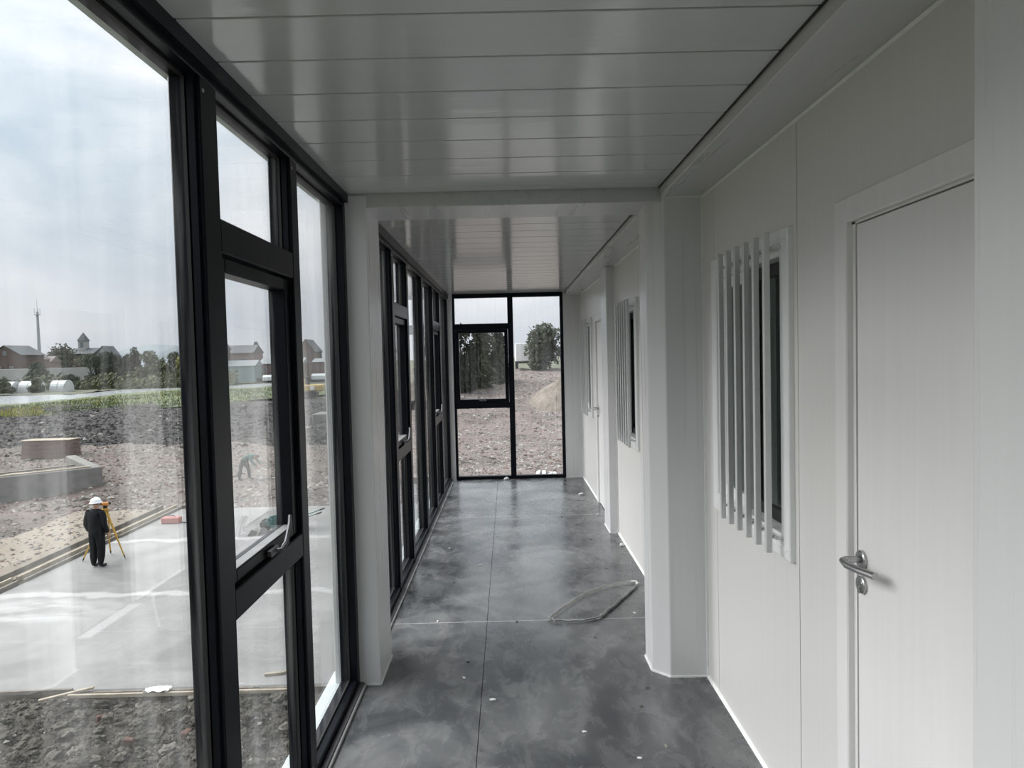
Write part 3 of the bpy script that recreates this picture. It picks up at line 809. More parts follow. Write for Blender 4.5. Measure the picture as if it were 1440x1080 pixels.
blades('verge_grass', 'grass_blade', on_strip(9000, 0.05, 1.0, 0.0, 0.8), 0.12, 0.38, 0.07, 1, label='rough green grass standing on the canal verge', cat='grass', kind='stuff')
blades('rape_flowers', 'rape_flower', on_strip(1500, 0.12, 0.33, 0.02, 0.55)+on_strip(260, 0.35, 0.7, 0.3, 0.8), 0.2, 0.42, 0.06, 2, label='yellow flowering rape on the verge beside the canal', cat='flowers', kind='stuff')

# small stones, chips and clods nobody could count
def chips_stuff(name, mats, pts, smin, smax, seed, flat=0.6, **k):
    rnd = random.Random(seed)
    # octahedron-like chunk: cheap
    ov = [Vector(q) for q in ((1, 0, 0), (-1, 0, 0), (0, 1, 0), (0, -1, 0), (0, 0, 1), (0, 0, -1))]
    of = [(0, 2, 4), (2, 1, 4), (1, 3, 4), (3, 0, 4), (2, 0, 5), (1, 2, 5), (3, 1, 5), (0, 3, 5)]
    vs = []; fs = []; mi = []
    for (x, y, z) in pts:
        s_ = smin*(smax/smin)**(rnd.random()**1.8); a = rnd.uniform(0, 6.28); ca, sa = math.cos(a), math.sin(a); o = len(vs)
        for q in ov:
            kx, ky, kz = rnd.uniform(.6, 1.3), rnd.uniform(.5, 1.1), rnd.uniform(.6, 1.1)*flat
            px, py = q.x*kx+rnd.uniform(-.25, .25), q.y*ky+rnd.uniform(-.25, .25)
            vs.append((x+(px*ca-py*sa)*s_, y+(px*sa+py*ca)*s_, z+q.z*kz*s_))
        mm = rnd.choices(range(len(mats)), [w for _, w in mats])[0]
        for f in of: fs.append(tuple(o+i for i in f)); mi.append(mm)
    me = bpy.data.meshes.new(name); me.from_pydata(vs, [], fs)
    for mm, _ in mats: me.materials.append(MATS[mm])
    me.polygons.foreach_set('material_index', mi); me.update()
    return link(name, me, None, **k)
P = [(x, y, z_near(x, y)+0.01) for x, y in ((rnd.uniform(-9, -1.3), rnd.uniform(6.5, 10.9)) for _ in range(15000))]
chips_stuff('dirt_crumbs', [('clod_dirt', 7), ('dark_dirt', 4), ('stone_mid', 1), ('stone_pale', 0.25)], P, 0.012, 0.055, 21, 0.75, label='small crumbs of dirt covering the strip before the slab', cat='dirt', kind='stuff')
P = []
for _ in range(16000):
    x, y = rnd.uniform(-34, -8), 24.9+20*rnd.random()**1.3; P.append((x, y, z_rub(x, y)))
chips_stuff('rubble_chips', [('stone_pale', 3), ('stone_mid', 4), ('brick_chip', 1.2), ('rubble_mix', 3)], P, 0.03, 0.16, 22, 0.6, label='broken stone and brick chips beyond the slab', cat='rubble', kind='stuff')
P = []
for _ in range(20000):
    x, y = rnd.uniform(-8, 12), 25+45*rnd.random()**1.4; P.append((x, y, z_rub(x, y)))
chips_stuff('yard_chips', [('stone_pale', 5), ('rubble_pale', 3), ('stone_mid', 3), ('brick_chip', 1.4)], P, 0.03, 0.17, 23, 0.6, label='pale stone and brick chips outside the end window', cat='rubble', kind='stuff')
P = []
for _ in range(13000):
    y = 42+42*rnd.random()**1.2; x = rnd.uniform(-0.78*y-4, -8); P.append((x, y, z_soil(x, y)))
chips_stuff('soil_clumps', [('dark_soil', 11), ('stone_mid', 0.9), ('stone_pale', 0.35)], P, 0.06, 0.26, 24, 0.7, label='dark clumps of turned soil and stones in the field', cat='soil', kind='stuff')
P = []
for _ in range(5200):
    x, y = -12.9-14*rnd.random()**1.1, rnd.uniform(12, 25); P.append((x, y, z_side(x, y)))
chips_stuff('track_chips', [('stone_pale', 3), ('rubble_mix', 5), ('stone_mid', 3), ('brick_chip', 1.0)], P, 0.02, 0.11, 25, 0.5, label='small stones on the sandy track', cat='stones', kind='stuff')

# the larger clods and stones of the near dirt, one by one
def clod_mesh(name, mat, seed):
    bm = bmesh.new(); bmesh.ops.create_icosphere(bm, subdivisions=3, radius=1)
    off = Vector((seed*3.1, seed*1.7, seed*0.9))
    for v_ in bm.verts:
        d = 0.75+0.42*noise.noise(v_.co*1.3+off)+0.26*noise.noise(v_.co*3.1+off)+0.15*noise.noise(v_.co*7.3+off)
        v_.co = v_.co*d
        v_.co.z = v_.co.z*0.7
    me = bpy.data.meshes.new(name); bm.to_mesh(me); bm.free(); me.materials.append(MATS[mat]); return me
cl = [clod_mesh('dirt_clod', 'clod_dirt', i) for i in range(8)]
stn = [clod_mesh('field_stone', 'stone_mid', 20+i) for i in range(3)]
placed = []
def spot(rad):
    for _ in range(60):
        x, y = rnd.uniform(-7.6, -1.6), rnd.uniform(8.2, 10.78)
        if all((x-a)**2+(y-b)**2 > (rad+c)**2*0.8 for a, b, c in placed):
            placed.append((x, y, rad)); return x, y
    return None
for i in range(230):
    r_ = 0.055+0.10*rnd.random()**2
    q = spot(r_)
    if not q: continue
    o = link('dirt_clod', cl[i % 8], None, (q[0], q[1], z_near(*q)+r_*0.18), (rnd.uniform(-.3, .3), rnd.uniform(-.3, .3), rnd.uniform(0, 6.28)))
    o.scale = (r_*rnd.uniform(.9, 1.3), r_*rnd.uniform(.8, 1.1), r_*rnd.uniform(.8, 1.1))
    tag(o, 'rough grey-brown clod in the dirt strip between building and slab', 'clod', 'larger clods of dirt between the building and the slab')
for i, (x, y, r_) in enumerate(((-6.35, 9.9, 0.11), (-5.9, 9.35, 0.12), (-4.95, 10.75, 0.10), (-3.15, 9.6, 0.12), (-4.6, 9.25, 0.15))):
    o = link('field_stone', stn[i % 3], None, (x, y, z_near(x, y)+r_*0.25), (0, 0, i*1.1)); o.scale = (r_*1.2, r_, r_)
    tag(o, ('pale angular stone low in the dirt near the picture edge', 'rounded pale stone below the angular one in the dirt', 'upright pale stone against the timber edge of the slab', 'pale stone in the dirt seen through the lower pane', 'broad flat stone in the middle of the dirt strip')[i], 'stone', 'pale stones in the dirt')
for i, (x, y, r_) in enumerate(((-5.3, 9.55, 0.07), (-6.0, 10.1, 0.06), (-4.62, 9.75, 0.09))):
    me = MB().bbox(-0.5*r_*2, 0.5*r_*2, -0.5*r_, 0.5*r_, -0.02, 0.07, 0.012).mesh('brick_fragment', 'brick_chip')
    link('brick_fragment', me, None, (x, y, z_near(x, y)+0.03), (0.2, 0.1, i*0.8), ('reddish brick fragment beside the broad flat stone', 'small orange brick fragment higher up in the dirt', 'longest reddish brick fragment among the clods')[i], 'brick')

# timber edge boards of the slab
def board(name, a, b, w, h, mat, label, cat='board', group=None):
    o = MB().bar(a, b, w, h).build(name, mat, label=label, cat=cat, group=group); return o
zt = GZ
board('edge_board', (-8.9, 10.97, zt-0.05), (-6.95, 11.0, zt-0.03), 0.05, 0.12, 'timber_grey', 'grey timber board at the outer end of the slab front edge')
board('edge_board', (-6.9, 10.93, zt-0.06), (-4.1, 10.96, zt-0.06), 0.05, 0.12, 'timber_grey', 'long weathered board along the middle of the slab front edge')
board('edge_board', (-4.0, 10.94, zt-0.06), (-1.2, 10.94, zt-0.06), 0.05, 0.12, 'timber_grey', 'weathered board along the slab front edge nearest the building')
board('loose_board', (-6.9, 10.80, zt+0.00), (-3.4, 10.84, zt-0.01), 0.05, 0.05, 'timber_pale', 'thin pale batten lying before the slab front edge boards')
board('loose_board', (-7.3, 10.72, zt-0.02), (-6.6, 10.98, zt+0.05), 0.06, 0.03, 'timber_pale', 'short slanting slat leaning on the slab corner boards')
k = 0
for (x0, off, mat, txt) in ((-11.60, 0.0, 'timber_grey', 'dark'), (-11.95, 0.3, 'timber_pale', 'pale'), (-12.35, 0.1, 'timber_grey', 'outer weathered')):
    for j, (y0, y1) in enumerate(((12.6, 16.6), (16.7, 20.7), (20.8, 25.0))):
        board('formwork_board', (x0+0.02*j, y0+off, zt-0.0), (x0-0.05+0.02*j, y1+off, zt+0.01), 0.06, 0.14 if mat == 'timber_grey' else 0.10, mat,
              '%s formwork board beside the slab, %s' % (txt, ('nearest piece of its line', 'behind the surveyor', 'farthest piece of its line')[j]), 'board', 'formwork boards along the slab side')
        k += 1
# white crumpled sheet, splinter by the slab edge
bm = bmesh.new(); bmesh.ops.create_grid(bm, x_segments=9, y_segments=6, size=1)
for v_ in bm.verts:
    q = v_.co.copy(); v_.co = Vector((q.x*0.19, q.y*0.08, 0.05+0.055*noise.noise(q*2.4)+0.03*noise.noise(q*5)))
me = bpy.data.meshes.new('crumpled_sheet'); bm.to_mesh(me); bm.free(); me.materials.append(MATS['paper_white'])
o = link('crumpled_sheet', me, None, (-5.55, 10.86, zt-0.0), (0, 0, 0.05), 'crumpled white plastic sheet lying on the slab edge board', 'sheet')
md = o.modifiers.new('thickness', 'SOLIDIFY'); md.thickness = 0.004
MB().bar((-4.05, 11.33, zt+0.022), (-3.80, 11.38, zt+0.022), 0.055, 0.04).bar((-3.80, 11.38, zt+0.022), (-3.72, 11.40, zt+0.035), 0.04, 0.03).build('timber_offcut', 'timber_pale', label='broken yellowish timber offcut on the slab near its front edge', cat='offcut')

# ================================================================== people
def skin_body(name, J, E, mats, matfn, parent, sub=2):
    names = list(J); idx = {n: i for i, n in enumerate(names)}
    me = bpy.data.meshes.new(name); me.from_pydata([J[n][0] for n in names], [(idx[a], idx[b]) for a, b in E], [])
    o = bpy.data.objects.new(name+'_cage', me); COL.objects.link(o)
    o.modifiers.new('skin', 'SKIN'); sd = o.modifiers.new('sub', 'SUBSURF'); sd.levels = sub; sd.render_levels = sub
    me.skin_vertices  # layer made by the modifier
    if not me.skin_vertices:
        bm = bmesh.new(); bm.from_mesh(me); bm.verts.layers.skin.verify(); bm.to_mesh(me); bm.free()
    for n in names:
        sv = me.skin_vertices[0].data[idx[n]]; r_ = J[n][1]
        sv.radius = r_ if isinstance(r_, tuple) else (r_, r_); sv.use_root = (n == 'pelvis')
    bpy.context.view_layer.update()
    dg = bpy.context.evaluated_depsgraph_get()
    nm = bpy.data.meshes.new_from_object(o.evaluated_get(dg)); nm.name = name
    bpy.data.objects.remove(o)
    nm.materials.clear()
    for q in mats: nm.materials.append(MATS[q])
    segs = [(Vector(J[a][0]), Vector(J[b][0]), a, b) for a, b in E]
    for p in nm.polygons:
        p.use_smooth = True; best = None
        for a, b, na, nb in segs:
            d = b-a; t_ = max(0, min(1, (p.center-a).dot(d)/max(d.length_squared, 1e-9)))
            dist = (a+d*t_-p.center).length
            if best is None or dist < best[0]: best = (dist, na, nb, t_)
        p.material_index = matfn(best[1], best[2], best[3], p.center)
    return link(name, nm, parent)
def hand(parent, wrist, direction, palm_n, mat='skin_tone', curl=0.5):
    """palm with four unequal bent fingers and a thumb from its side"""
    w = Vector(wrist); d = Vector(direction).normalized(); n = Vector(palm_n).normalized(); s_ = d.cross(n).normalized()
    mb = MB()
    mb.tube([w-d*0.015, w+d*0.03, w+d*0.075, w+d*0.09], [0.026, 0.036, 0.038, 0.03], 8)
    for k_, (off, ln) in enumerate(((0.030, 0.068), (0.010, 0.078), (-0.010, 0.072), (-0.030, 0.056))):
        b = w+d*0.08+s_*off
        p1 = b+d*ln*0.45; p2 = p1+(d*(1-curl)+n*curl).normalized()*ln*0.32; p3 = p2+(d*(1-curl*1.6)+n*curl*1.6).normalized()*ln*0.28
        mb.tube([b-d*0.02, p1, p2, p3], [0.010, 0.0095, 0.0085, 0.006], 6)
    b = w+d*0.025+s_*0.032
    mb.tube([b-s_*0.01, b+s_*0.025+d*0.025, b+s_*0.032+d*0.055+n*0.012], [0.013, 0.011, 0.008], 6)
    mb.build('hand', mat, parent, True)

# surveyor: stands upright, faces the tripod (local +x is forward)
sv_root = empty('person', (-10.48, 17.85, GZ), 1.35, 'person in black work clothes and white helmet standing behind a yellow tripod', 'person')
J = {}
def jj(n, x, y, z, r_): J[n] = ((x, y, z), r_)
jj('pelvis', 0, 0, 0.90, (0.20, 0.165)); jj('belly', 0.01, 0, 1.06, (0.21, 0.17)); jj('chest', 0.0, 0, 1.27, (0.215, 0.165)); jj('collar', 0.0, 0, 1.41, (0.13, 0.10))
jj('neck', 0.02, 0, 1.47, 0.058); jj('jaw', 0.04, 0, 1.535, 0.07); jj('head', 0.03, 0, 1.60, 0.088); jj('crown', 0.015, 0, 1.66, 0.07); jj('nose', 0.125, 0, 1.575, 0.016)
for s_, q in ((-1, 'R'), (1, 'L')):
    jj('sho'+q, 0, s_*0.20, 1.38, 0.085); jj('uarm'+q, -0.02, s_*0.245, 1.25, 0.08); jj('elb'+q, -0.03, s_*0.275, 1.08, 0.07); jj('wri'+q, 0.08, s_*0.265, 0.86, 0.052)
    jj('hip'+q, 0, s_*0.095, 0.84, 0.125); jj('thi'+q, 0.005, s_*0.105, 0.66, 0.115); jj('kne'+q, 0.015, s_*0.11, 0.48, 0.098); jj('cal'+q, -0.005, s_*0.11, 0.28, 0.095); jj('ank'+q, -0.02, s_*0.105, 0.09, 0.062)
    jj('hee'+q, -0.03, s_*0.105, 0.045, 0.042); jj('toe'+q, 0.15, s_*0.125, 0.035, 0.036)
E_ = [('pelvis', 'belly'), ('belly', 'chest'), ('chest', 'collar'), ('collar', 'neck'), ('neck', 'jaw'), ('jaw', 'head'), ('head', 'crown'), ('head', 'nose')]
for q in 'RL': E_ += [('collar', 'sho'+q), ('sho'+q, 'uarm'+q), ('uarm'+q, 'elb'+q), ('elb'+q, 'wri'+q), ('pelvis', 'hip'+q), ('hip'+q, 'thi'+q), ('thi'+q, 'kne'+q), ('kne'+q, 'cal'+q), ('cal'+q, 'ank'+q), ('ank'+q, 'hee'+q), ('hee'+q, 'toe'+q)]
def mf(a, b, t_, c):
    if a[:3] == 'hee' or (a[:3] == 'ank' and t_ > 0.3): return 2
    if a in ('neck', 'jaw', 'head'): return 1 if not (a == 'head' and b == 'crown') else 3
    return 0
body = skin_body('body', J, E_, ['black_cloth', 'skin_tone', 'shoe_black', 'hair_dark'], mf, sv_root)
hand(sv_root, (0.095, -0.265, 0.835), (0.25, 0, -1), (0.5, 0.8, 0)); hand(sv_root, (0.095, 0.265, 0.835), (0.25, 0, -1), (0.5, -0.8, 0))
for s_ in (-1, 1):
    MB().lathe([(0.0, -0.009), (0.008, -0.005), (0.008, 0.005), (0.0, 0.009)], 8, (0.108, s_*0.032, 1.598)).build('eye', 'eye_dark', sv_root)
    MB().lathe([(0.0, -0.028), (0.012, -0.012), (0.012, 0.014), (0.0, 0.028)], 8, (0.03, s_*0.088, 1.585)).build('ear', 'skin_tone', sv_root, True)
hm = MB().lathe([(0.15, 0.0), (0.152, 0.006), (0.128, 0.014), (0.126, 0.04), (0.112, 0.085), (0.08, 0.12), (0.04, 0.135), (0.0, 0.138)], 24, (0.02, 0, 1.625))
hm.prism([(0.12, -0.07), (0.20, -0.045), (0.20, 0.045), (0.12, 0.07)], 'z', 1.622, 1.632)
hm.tube([(-0.10, 0, 1.665), (-0.06, 0, 1.745), (0.02, 0, 1.768), (0.09, 0, 1.748), (0.13, 0, 1.67)], 0.012, 6)
hm.build('helmet', 'helmet_white', sv_root, True, label='white hard hat')

# tripod with level
tp = empty('survey_tripod', (-10.56, 18.42, GZ), 0, 'yellow wooden survey tripod with spread legs in front of the person in black', 'tripod')
top = Vector((0, 0, 1.36)); feet = [Vector((-0.62, -0.06, 0)), Vector((-0.27, 0.64, 0)), Vector((0.40, 0.12, 0))]
MB().lathe([(0.0, -0.03), (0.075, -0.03), (0.085, -0.01), (0.085, 0.015), (0.0, 0.015)], 16, (0, 0, 1.36)).build('head_plate', 'tripod_yellow', tp)
for f in feet:
    d = (f-top).normalized(); sd = d.cross(Vector((0, 0, 1))).normalized(); a = top+d*0.03; mid = top+d*0.80
    lg = MB()
    for s_ in (-1, 1): lg.bar(a+sd*0.055*s_, mid+sd*0.03*s_, 0.03, 0.028)
    lg.bar(top+d*0.62, f-d*0.10, 0.036, 0.03); lg.bar(mid-d*0.03-sd*0.05, mid-d*0.03+sd*0.05, 0.05, 0.035); lg.bar(top+d*0.4-sd*0.05, top+d*0.4+sd*0.05, 0.03, 0.03)
    l_ = lg.build('leg', 'tripod_yellow', tp)
    MB().tube([f-d*0.12, f-d*0.05, f], [0.02, 0.018, 0.003], 8).build('spike', 'rubber_black', l_)
lv = empty('survey_level', (-10.56, 18.42, GZ+1.375), 0.5, 'small orange survey level on top of the yellow tripod', 'level')
MB().lathe([(0.0, 0.0), (0.06, 0.0), (0.06, 0.02), (0.045, 0.035), (0.045, 0.06), (0.0, 0.06)], 14).build('base', 'rubber_black', lv)
MB().bbox(-0.08, 0.09, -0.045, 0.045, 0.06, 0.15, 0.02).build('body', 'level_orange', lv)
MB().lathe([(0.0, -0.14), (0.02, -0.14), (0.022, -0.09), (0.034, -0.08), (0.036, 0.13), (0.0, 0.13)], 14, (0, 0, 0.115), 'x').build('telescope', 'rubber_black', lv)

# worker bending over the rubble
wk = empty('person', (-11.62, 30.9, z_rub(-11.62, 30.9)+0.02), -0.25, 'person in teal jacket and dark trousers bending over the rubble', 'person')
J = {}
jj('pelvis', 0, 0, 0.86, (0.15, 0.13)); jj('belly', 0.16, 0, 0.98, (0.155, 0.13)); jj('chest', 0.36, 0, 1.04, (0.165, 0.14)); jj('collar', 0.50, 0, 1.04, (0.10, 0.09))
jj('neck', 0.56, 0, 1.03, 0.055); jj('jaw', 0.63, 0, 0.99, 0.066); jj('head', 0.67, 0, 1.01, 0.088); jj('crown', 0.72, 0, 1.05, 0.07); jj('nose', 0.71, 0, 0.93, 0.016)
for s_, q in ((-1, 'R'), (1, 'L')):
    jj('sho'+q, 0.46, s_*0.18, 1.00, 0.07); jj('uarm'+q, 0.53, s_*0.21, 0.88, 0.06); jj('elb'+q, 0.62, s_*0.22, 0.76, 0.052); jj('wri'+q, 0.78, s_*0.16, 0.66, 0.04)
    fx = -0.10 if s_ < 0 else 0.16
    jj('hip'+q, 0.0, s_*0.09, 0.80, 0.105); jj('thi'+q, fx*0.4, s_*0.13, 0.62, 0.095); jj('kne'+q, fx*0.7+0.02, s_*0.16, 0.45, 0.076); jj('cal'+q, fx*0.9-0.01, s_*0.18, 0.26, 0.072); jj('ank'+q, fx, s_*0.19, 0.09, 0.06)
    jj('hee'+q, fx-0.01, s_*0.19, 0.045, 0.042); jj('toe'+q, fx+0.17, s_*0.2, 0.035, 0.036)
def mf2(a, b, t_, c):
    if a[:3] == 'hee' or (a[:3] == 'ank' and t_ > 0.3): return 2
    if a in ('neck', 'jaw', 'head'): return 1 if not (a == 'head' and b == 'crown') else 3
    if a[:3] in ('hip', 'thi', 'kne', 'cal', 'ank') or b[:3] == 'hip': return 4
    return 0
skin_body('body', J, E_, ['teal_cloth', 'skin_tone', 'shoe_black', 'hair_dark', 'slate_cloth'], mf2, wk)
for s_ in (-1, 1):
    hand(wk, (0.795, s_*0.155, 0.65), (0.7, 0, -0.5), (-0.4, 0, -0.8))
    MB().lathe([(0.0, -0.008), (0.008, -0.004), (0.008, 0.004), (0.0, 0.008)], 8, (0.735, s_*0.032, 0.975)).build('eye', 'eye_dark', wk)
MB().lathe([(0.0, -0.02), (0.093, -0.02), (0.096, 0.02), (0.08, 0.06), (0.04, 0.085), (0.0, 0.09)], 14, (0.69, 0, 1.03)).build('hair', 'hair_dark', wk, True)

# wheelbarrow lying on the slab
wb = empty('wheelbarrow', (-6.72, 21.3, GZ), 0.10, 'green wheelbarrow tipped on the concrete slab', 'wheelbarrow')
tr = MB()
A_ = [(-0.42, -0.30, 0.12), (0.30, -0.33, 0.30), (0.30, 0.33, 0.30), (-0.42, 0.30, 0.12)]
B_ = [(-0.62, -0.36, 0.36), (0.40, -0.40, 0.56), (0.40, 0.40, 0.56), (-0.62, 0.36, 0.36)]
vs = A_+B_+[(x*0.97, y*0.95, z+0.02) for x, y, z in A_]+[(x*0.985, y*0.97, z) for x, y, z in B_]
tr.add(vs, [(3, 2, 1, 0), (8, 9, 10, 11)] + [(i, (i+1) % 4, 4+(i+1) % 4, 4+i) for i in range(4)] + [(8+(i+1) % 4, 8+i, 12+i, 12+(i+1) % 4) for i in range(4)] + [(4+i, 4+(i+1) % 4, 12+(i+1) % 4, 12+i) for i in range(4)])
tr.build('tray', 'barrow_green', wb)
for s_ in (-1, 1):
    h_ = MB().tube([(-0.66, s_*0.05, 0.18), (-0.35, s_*0.18, 0.13), (0.30, s_*0.24, 0.33), (0.95, s_*0.28, 0.52)], 0.018, 8).build('handle_bar', 'barrow_green', wb)
    MB().tube([(0.88, s_*0.275, 0.50), (1.03, s_*0.285, 0.545)], 0.024, 8).build('grip', 'rubber_black', h_)
    MB().tube([(0.22, s_*0.24, 0.30), (0.32, s_*0.26, 0.012), (0.12, s_*0.26, 0.012), (0.05, s_*0.22, 0.25)], 0.014, 8).build('leg', 'tube_grey', wb)
MB().lathe([(0.10, -0.04), (0.17, -0.045), (0.185, -0.02), (0.185, 0.02), (0.17, 0.045), (0.10, 0.04)], 18, (-0.66, 0, 0.186), 'y').build('wheel', 'rubber_black', wb)
for i, (x, y, rz, a) in enumerate(((-7.62, 20.75, 0.4, 0.16), (-7.42, 20.85, 1.0, 0.20))):
    MB().prism([(-a, 0), (a, 0), (a*0.7, a*0.75), (-a*0.2, a*1.05)], 'y', -a*0.55, a*0.55).build('concrete_lump', 'cast_concrete', loc=(x, y, GZ), rot=(0, 0, rz), label=('smaller angular grey lump on the slab by the wheelbarrow', 'larger angular grey lump on the slab by the wheelbarrow')[i], cat='lump')
cs = MB().bbox(-0.30, 0.28, -0.13, 0.13, 0.0, 0.20, 0.03).build('red_case', 'case_red', loc=(-10.85, 22.6, GZ), rot=(0, 0, 0.05), label='small faded red case lying on the slab near its far side', cat='case')
MB().tube([(-0.10, 0, 0.19), (-0.09, 0, 0.235), (0.09, 0, 0.235), (0.10, 0, 0.19)], 0.012, 8).build('handle', 'rubber_black', cs)
MB().bbox(0.34, 0.52, -0.06, 0.06, 0.0, 0.05, 0.015).tube([(0.28, 0, 0.04), (0.36, 0, 0.03)], 0.012, 6).build('hose_end', 'tube_grey', cs)

# concrete footing with planks on it
ftr = empty('concrete_footing', (-17.15, 29.85, GZ), math.atan2(-0.658, -0.753), 'raised grey concrete footing wall beyond the sandy track', 'footing')
MB().bbox(0, 9.0, -0.42, 0, -0.35, 0.84, 0.03).build('wall', 'cast_concrete', ftr)          # local +x runs back towards the picture edge
MB().bbox(0, 0.42, -5.5, -0.42, -0.35, 0.84, 0.03).build('wall', 'cast_concrete', ftr)
MB().bbox(5.2, 5.28, 0, 0.07, -0.2, 0.70, 0.01).build('stake', 'timber_grey', ftr)
def fpt(a, b, z): return (-17.15-0.753*a-0.658*b, 29.85-0.658*a+0.753*b, GZ+z)
for i, (a, b, w_) in enumerate(((fpt(0.4, 0.2, 0.865), fpt(4.6, 0.22, 0.865), 0.20), (fpt(0.8, 1.3, 0.87), fpt(6.0, 0.3, 0.92), 0.24), (fpt(1.0, 2.6, 0.50), fpt(5.6, 0.9, 0.95), 0.26), (fpt(2.0, 3.0, 0.40), fpt(6.6, 1.2, 1.0), 0.24))):
    board('plank', a, b, w_, 0.05, ('timber_pale', 'timber_grey', 'timber_pale', 'timber_red')[i], ('pale plank lying along the top of the concrete footing', 'grey plank crossing the concrete footing at a slant', 'broad pale plank leaning behind the concrete footing', 'reddish plank leaning behind the concrete footing')[i], 'plank', 'planks on the footing')
sk = empty('panel_stack', (-25.8, 40.0, z_soil(-25.8, 42.5)), 0.0, 'stack of reddish formwork panels standing before the dark soil', 'stack')
zb = z_rub(-25.8, 40.0)
sk.location.z = zb
for i in range(4): MB().bbox(-1.38+0.03*i, 1.38-0.02*i, -0.5, 0.5, 0.02+i*0.245, 0.255+i*0.245, 0.01).build('panel', 'timber_red', sk)
MB().bbox(-1.42, 1.36, -0.54, 0.54, 1.005, 1.04, 0.005).build('top_sheet', 'timber_pale', sk)
for i, (x, rz) in enumerate(((1.25, 0.10), (1.46, 0.02), (1.68, -0.06), (1.86, -0.14))):
    z0 = z_rub(x, 30.2)+0.05
    board('pale_board', (x+0.10*(i-1.5), 29.4, z0), (x-0.05*(i-1.5), 31.8, z0+0.06), 0.15, 0.04, 'paper_white', ('outermost board on the mullion side of the white board fan', 'second white board of the fan below the end window', 'third white board of the fan below the end window', 'white board of the fan closest to the right wall')[i], 'board', 'pale boards on the rubble')
MB().bbox(-15.2, -12.9, 54.8, 57.2, GZ-0.6, z_soil(-14, 56)+0.75, 0.05).build('concrete_block', 'cast_concrete', label='square pale concrete block in the dark soil near the excavator', cat='block')

# excavator by the field edge
ex = empty('excavator', (-28.6, 100, GZ-0.05), 0.12, 'yellow excavator with dark boom beside the canal verge', 'excavator')
for s_ in (-1, 1):
    MB().prism([(-1.7, 0.15), (-1.4, 0), (1.4, 0), (1.7, 0.15), (1.7, 0.55), (1.4, 0.75), (-1.4, 0.75), (-1.7, 0.55)], 'y', s_*1.05-0.25, s_*1.05+0.25).build('track', 'rubber_black', ex)
MB().bbox(-1.5, 2.6, -1.2, 1.2, 0.85, 1.75, 0.12).build('body', 'digger_yellow', ex)
cb = MB().bbox(-1.4, 0.1, -1.15, -0.1, 1.75, 2.65, 0.08).build('cab', 'digger_yellow', ex)
MB().bbox(-1.2, -0.1, -1.175, -1.14, 1.9, 2.5, 0.01).build('pane', 'house_glass', cb)
MB().bbox(0.9, 1.5, -1.24, -1.2, 1.05, 1.6, 0.01).build('marking', 'paper_white', ex)
MB().bar((0.6, 0.4, 1.8), (-2.0, 0.4, 3.1), 0.4, 0.4).bar((-2.0, 0.4, 3.1), (-2.3, 0.4, 1.2), 0.3, 0.32).build('boom', 'rubber_black', ex)
MB().prism([(-2.9, 0.2), (-2.1, 0.1), (-1.9, 0.8), (-2.2, 1.3), (-2.5, 1.2)], 'y', 0.0, 0.8).build('bucket', 'digger_yellow', ex)

# ================================================================== trees
def tree(name, label, x, y, z, h, w, leaf, n, size, seed, trunk=0.25, crown_from=0.25, blobs=7, group=None, bare=False, droop=False):
    rr = random.Random(seed); root = empty(name, (x, y, z), rr.uniform(0, 6.28), label, 'tree', group)
    tm = MB(); tm.tube([(0, 0, -0.3), (rr.uniform(-.1, .1)*w, 0, h*0.3), (rr.uniform(-.1, .1)*w, rr.uniform(-.1, .1)*w, h*0.75)], [trunk, trunk*0.75, trunk*0.3], 7)
    for q in range(9 if bare else 5):
        a = rr.uniform(0, 6.28); z0 = h*rr.uniform(0.25, 0.55); L_ = w*rr.uniform(0.3, 0.5)
        tm.tube([(0, 0, z0), (math.cos(a)*L_*0.5, math.sin(a)*L_*0.5, z0+L_*0.6), (math.cos(a)*L_, math.sin(a)*L_, min(h*0.95, z0+L_*1.2))], [trunk*0.4, trunk*0.25, trunk*0.08], 5)
    tm.build('trunk', 'bark', root)
    cen = []
    for q in range(blobs):
        a = rr.uniform(0, 6.28); r_ = rr.uniform(0, 0.30)*w; zz = h*rr.uniform(crown_from+0.12, 0.80)
        cen.append((math.cos(a)*r_, math.sin(a)*r_, zz, w*rr.uniform(0.20, 0.32), h*rr.uniform(0.14, 0.22)))
    cen.append((0, 0, h*0.84, w*0.24, h*0.16)); cen.append((0, 0, h*(crown_from+0.32), w*0.42, h*0.26))
    vs = []; fs = []
    for q in range(n):
        cx, cy_, cz, rw, rh = rr.choice(cen)
        d = Vector((rr.gauss(0, 1), rr.gauss(0, 1), rr.gauss(0, 1))).normalized()*(rr.random()**0.35)
        p = Vector((cx+d.x*rw, cy_+d.y*rw, cz+d.z*rh))
        s_ = size*rr.uniform(0.6, 1.4)
        if bare: u_ = Vector((rr.uniform(-.35, .35), rr.uniform(-.35, .35), 1)).normalized()*s_*2.2; w_ = Vector((rr.uniform(-1, 1), rr.uniform(-1, 1), 0)).normalized()*s_*0.12
        elif droop: u_ = Vector((rr.uniform(-.15, .15), rr.uniform(-.15, .15), -1)).normalized()*s_*2.2; w_ = Vector((rr.uniform(-1, 1), rr.uniform(-1, 1), 0)).normalized()*s_*0.5
        else: u_ = Vector((rr.gauss(0, 1), rr.gauss(0, 1), rr.gauss(0, 1))).normalized()*s_; w_ = u_.orthogonal().normalized()*s_*0.7
        o = len(vs); vs += [p-w_, p+u_*0.5-w_*0.3, p+u_, p+w_]; fs.append((o, o+1, o+2, o+3))
    me = bpy.data.meshes.new('crown'); me.from_pydata([tuple(v_) for v_ in vs], [], fs); me.materials.append(MATS[leaf])
    link('crown', me, root); return root
TG = 'trees around the site'
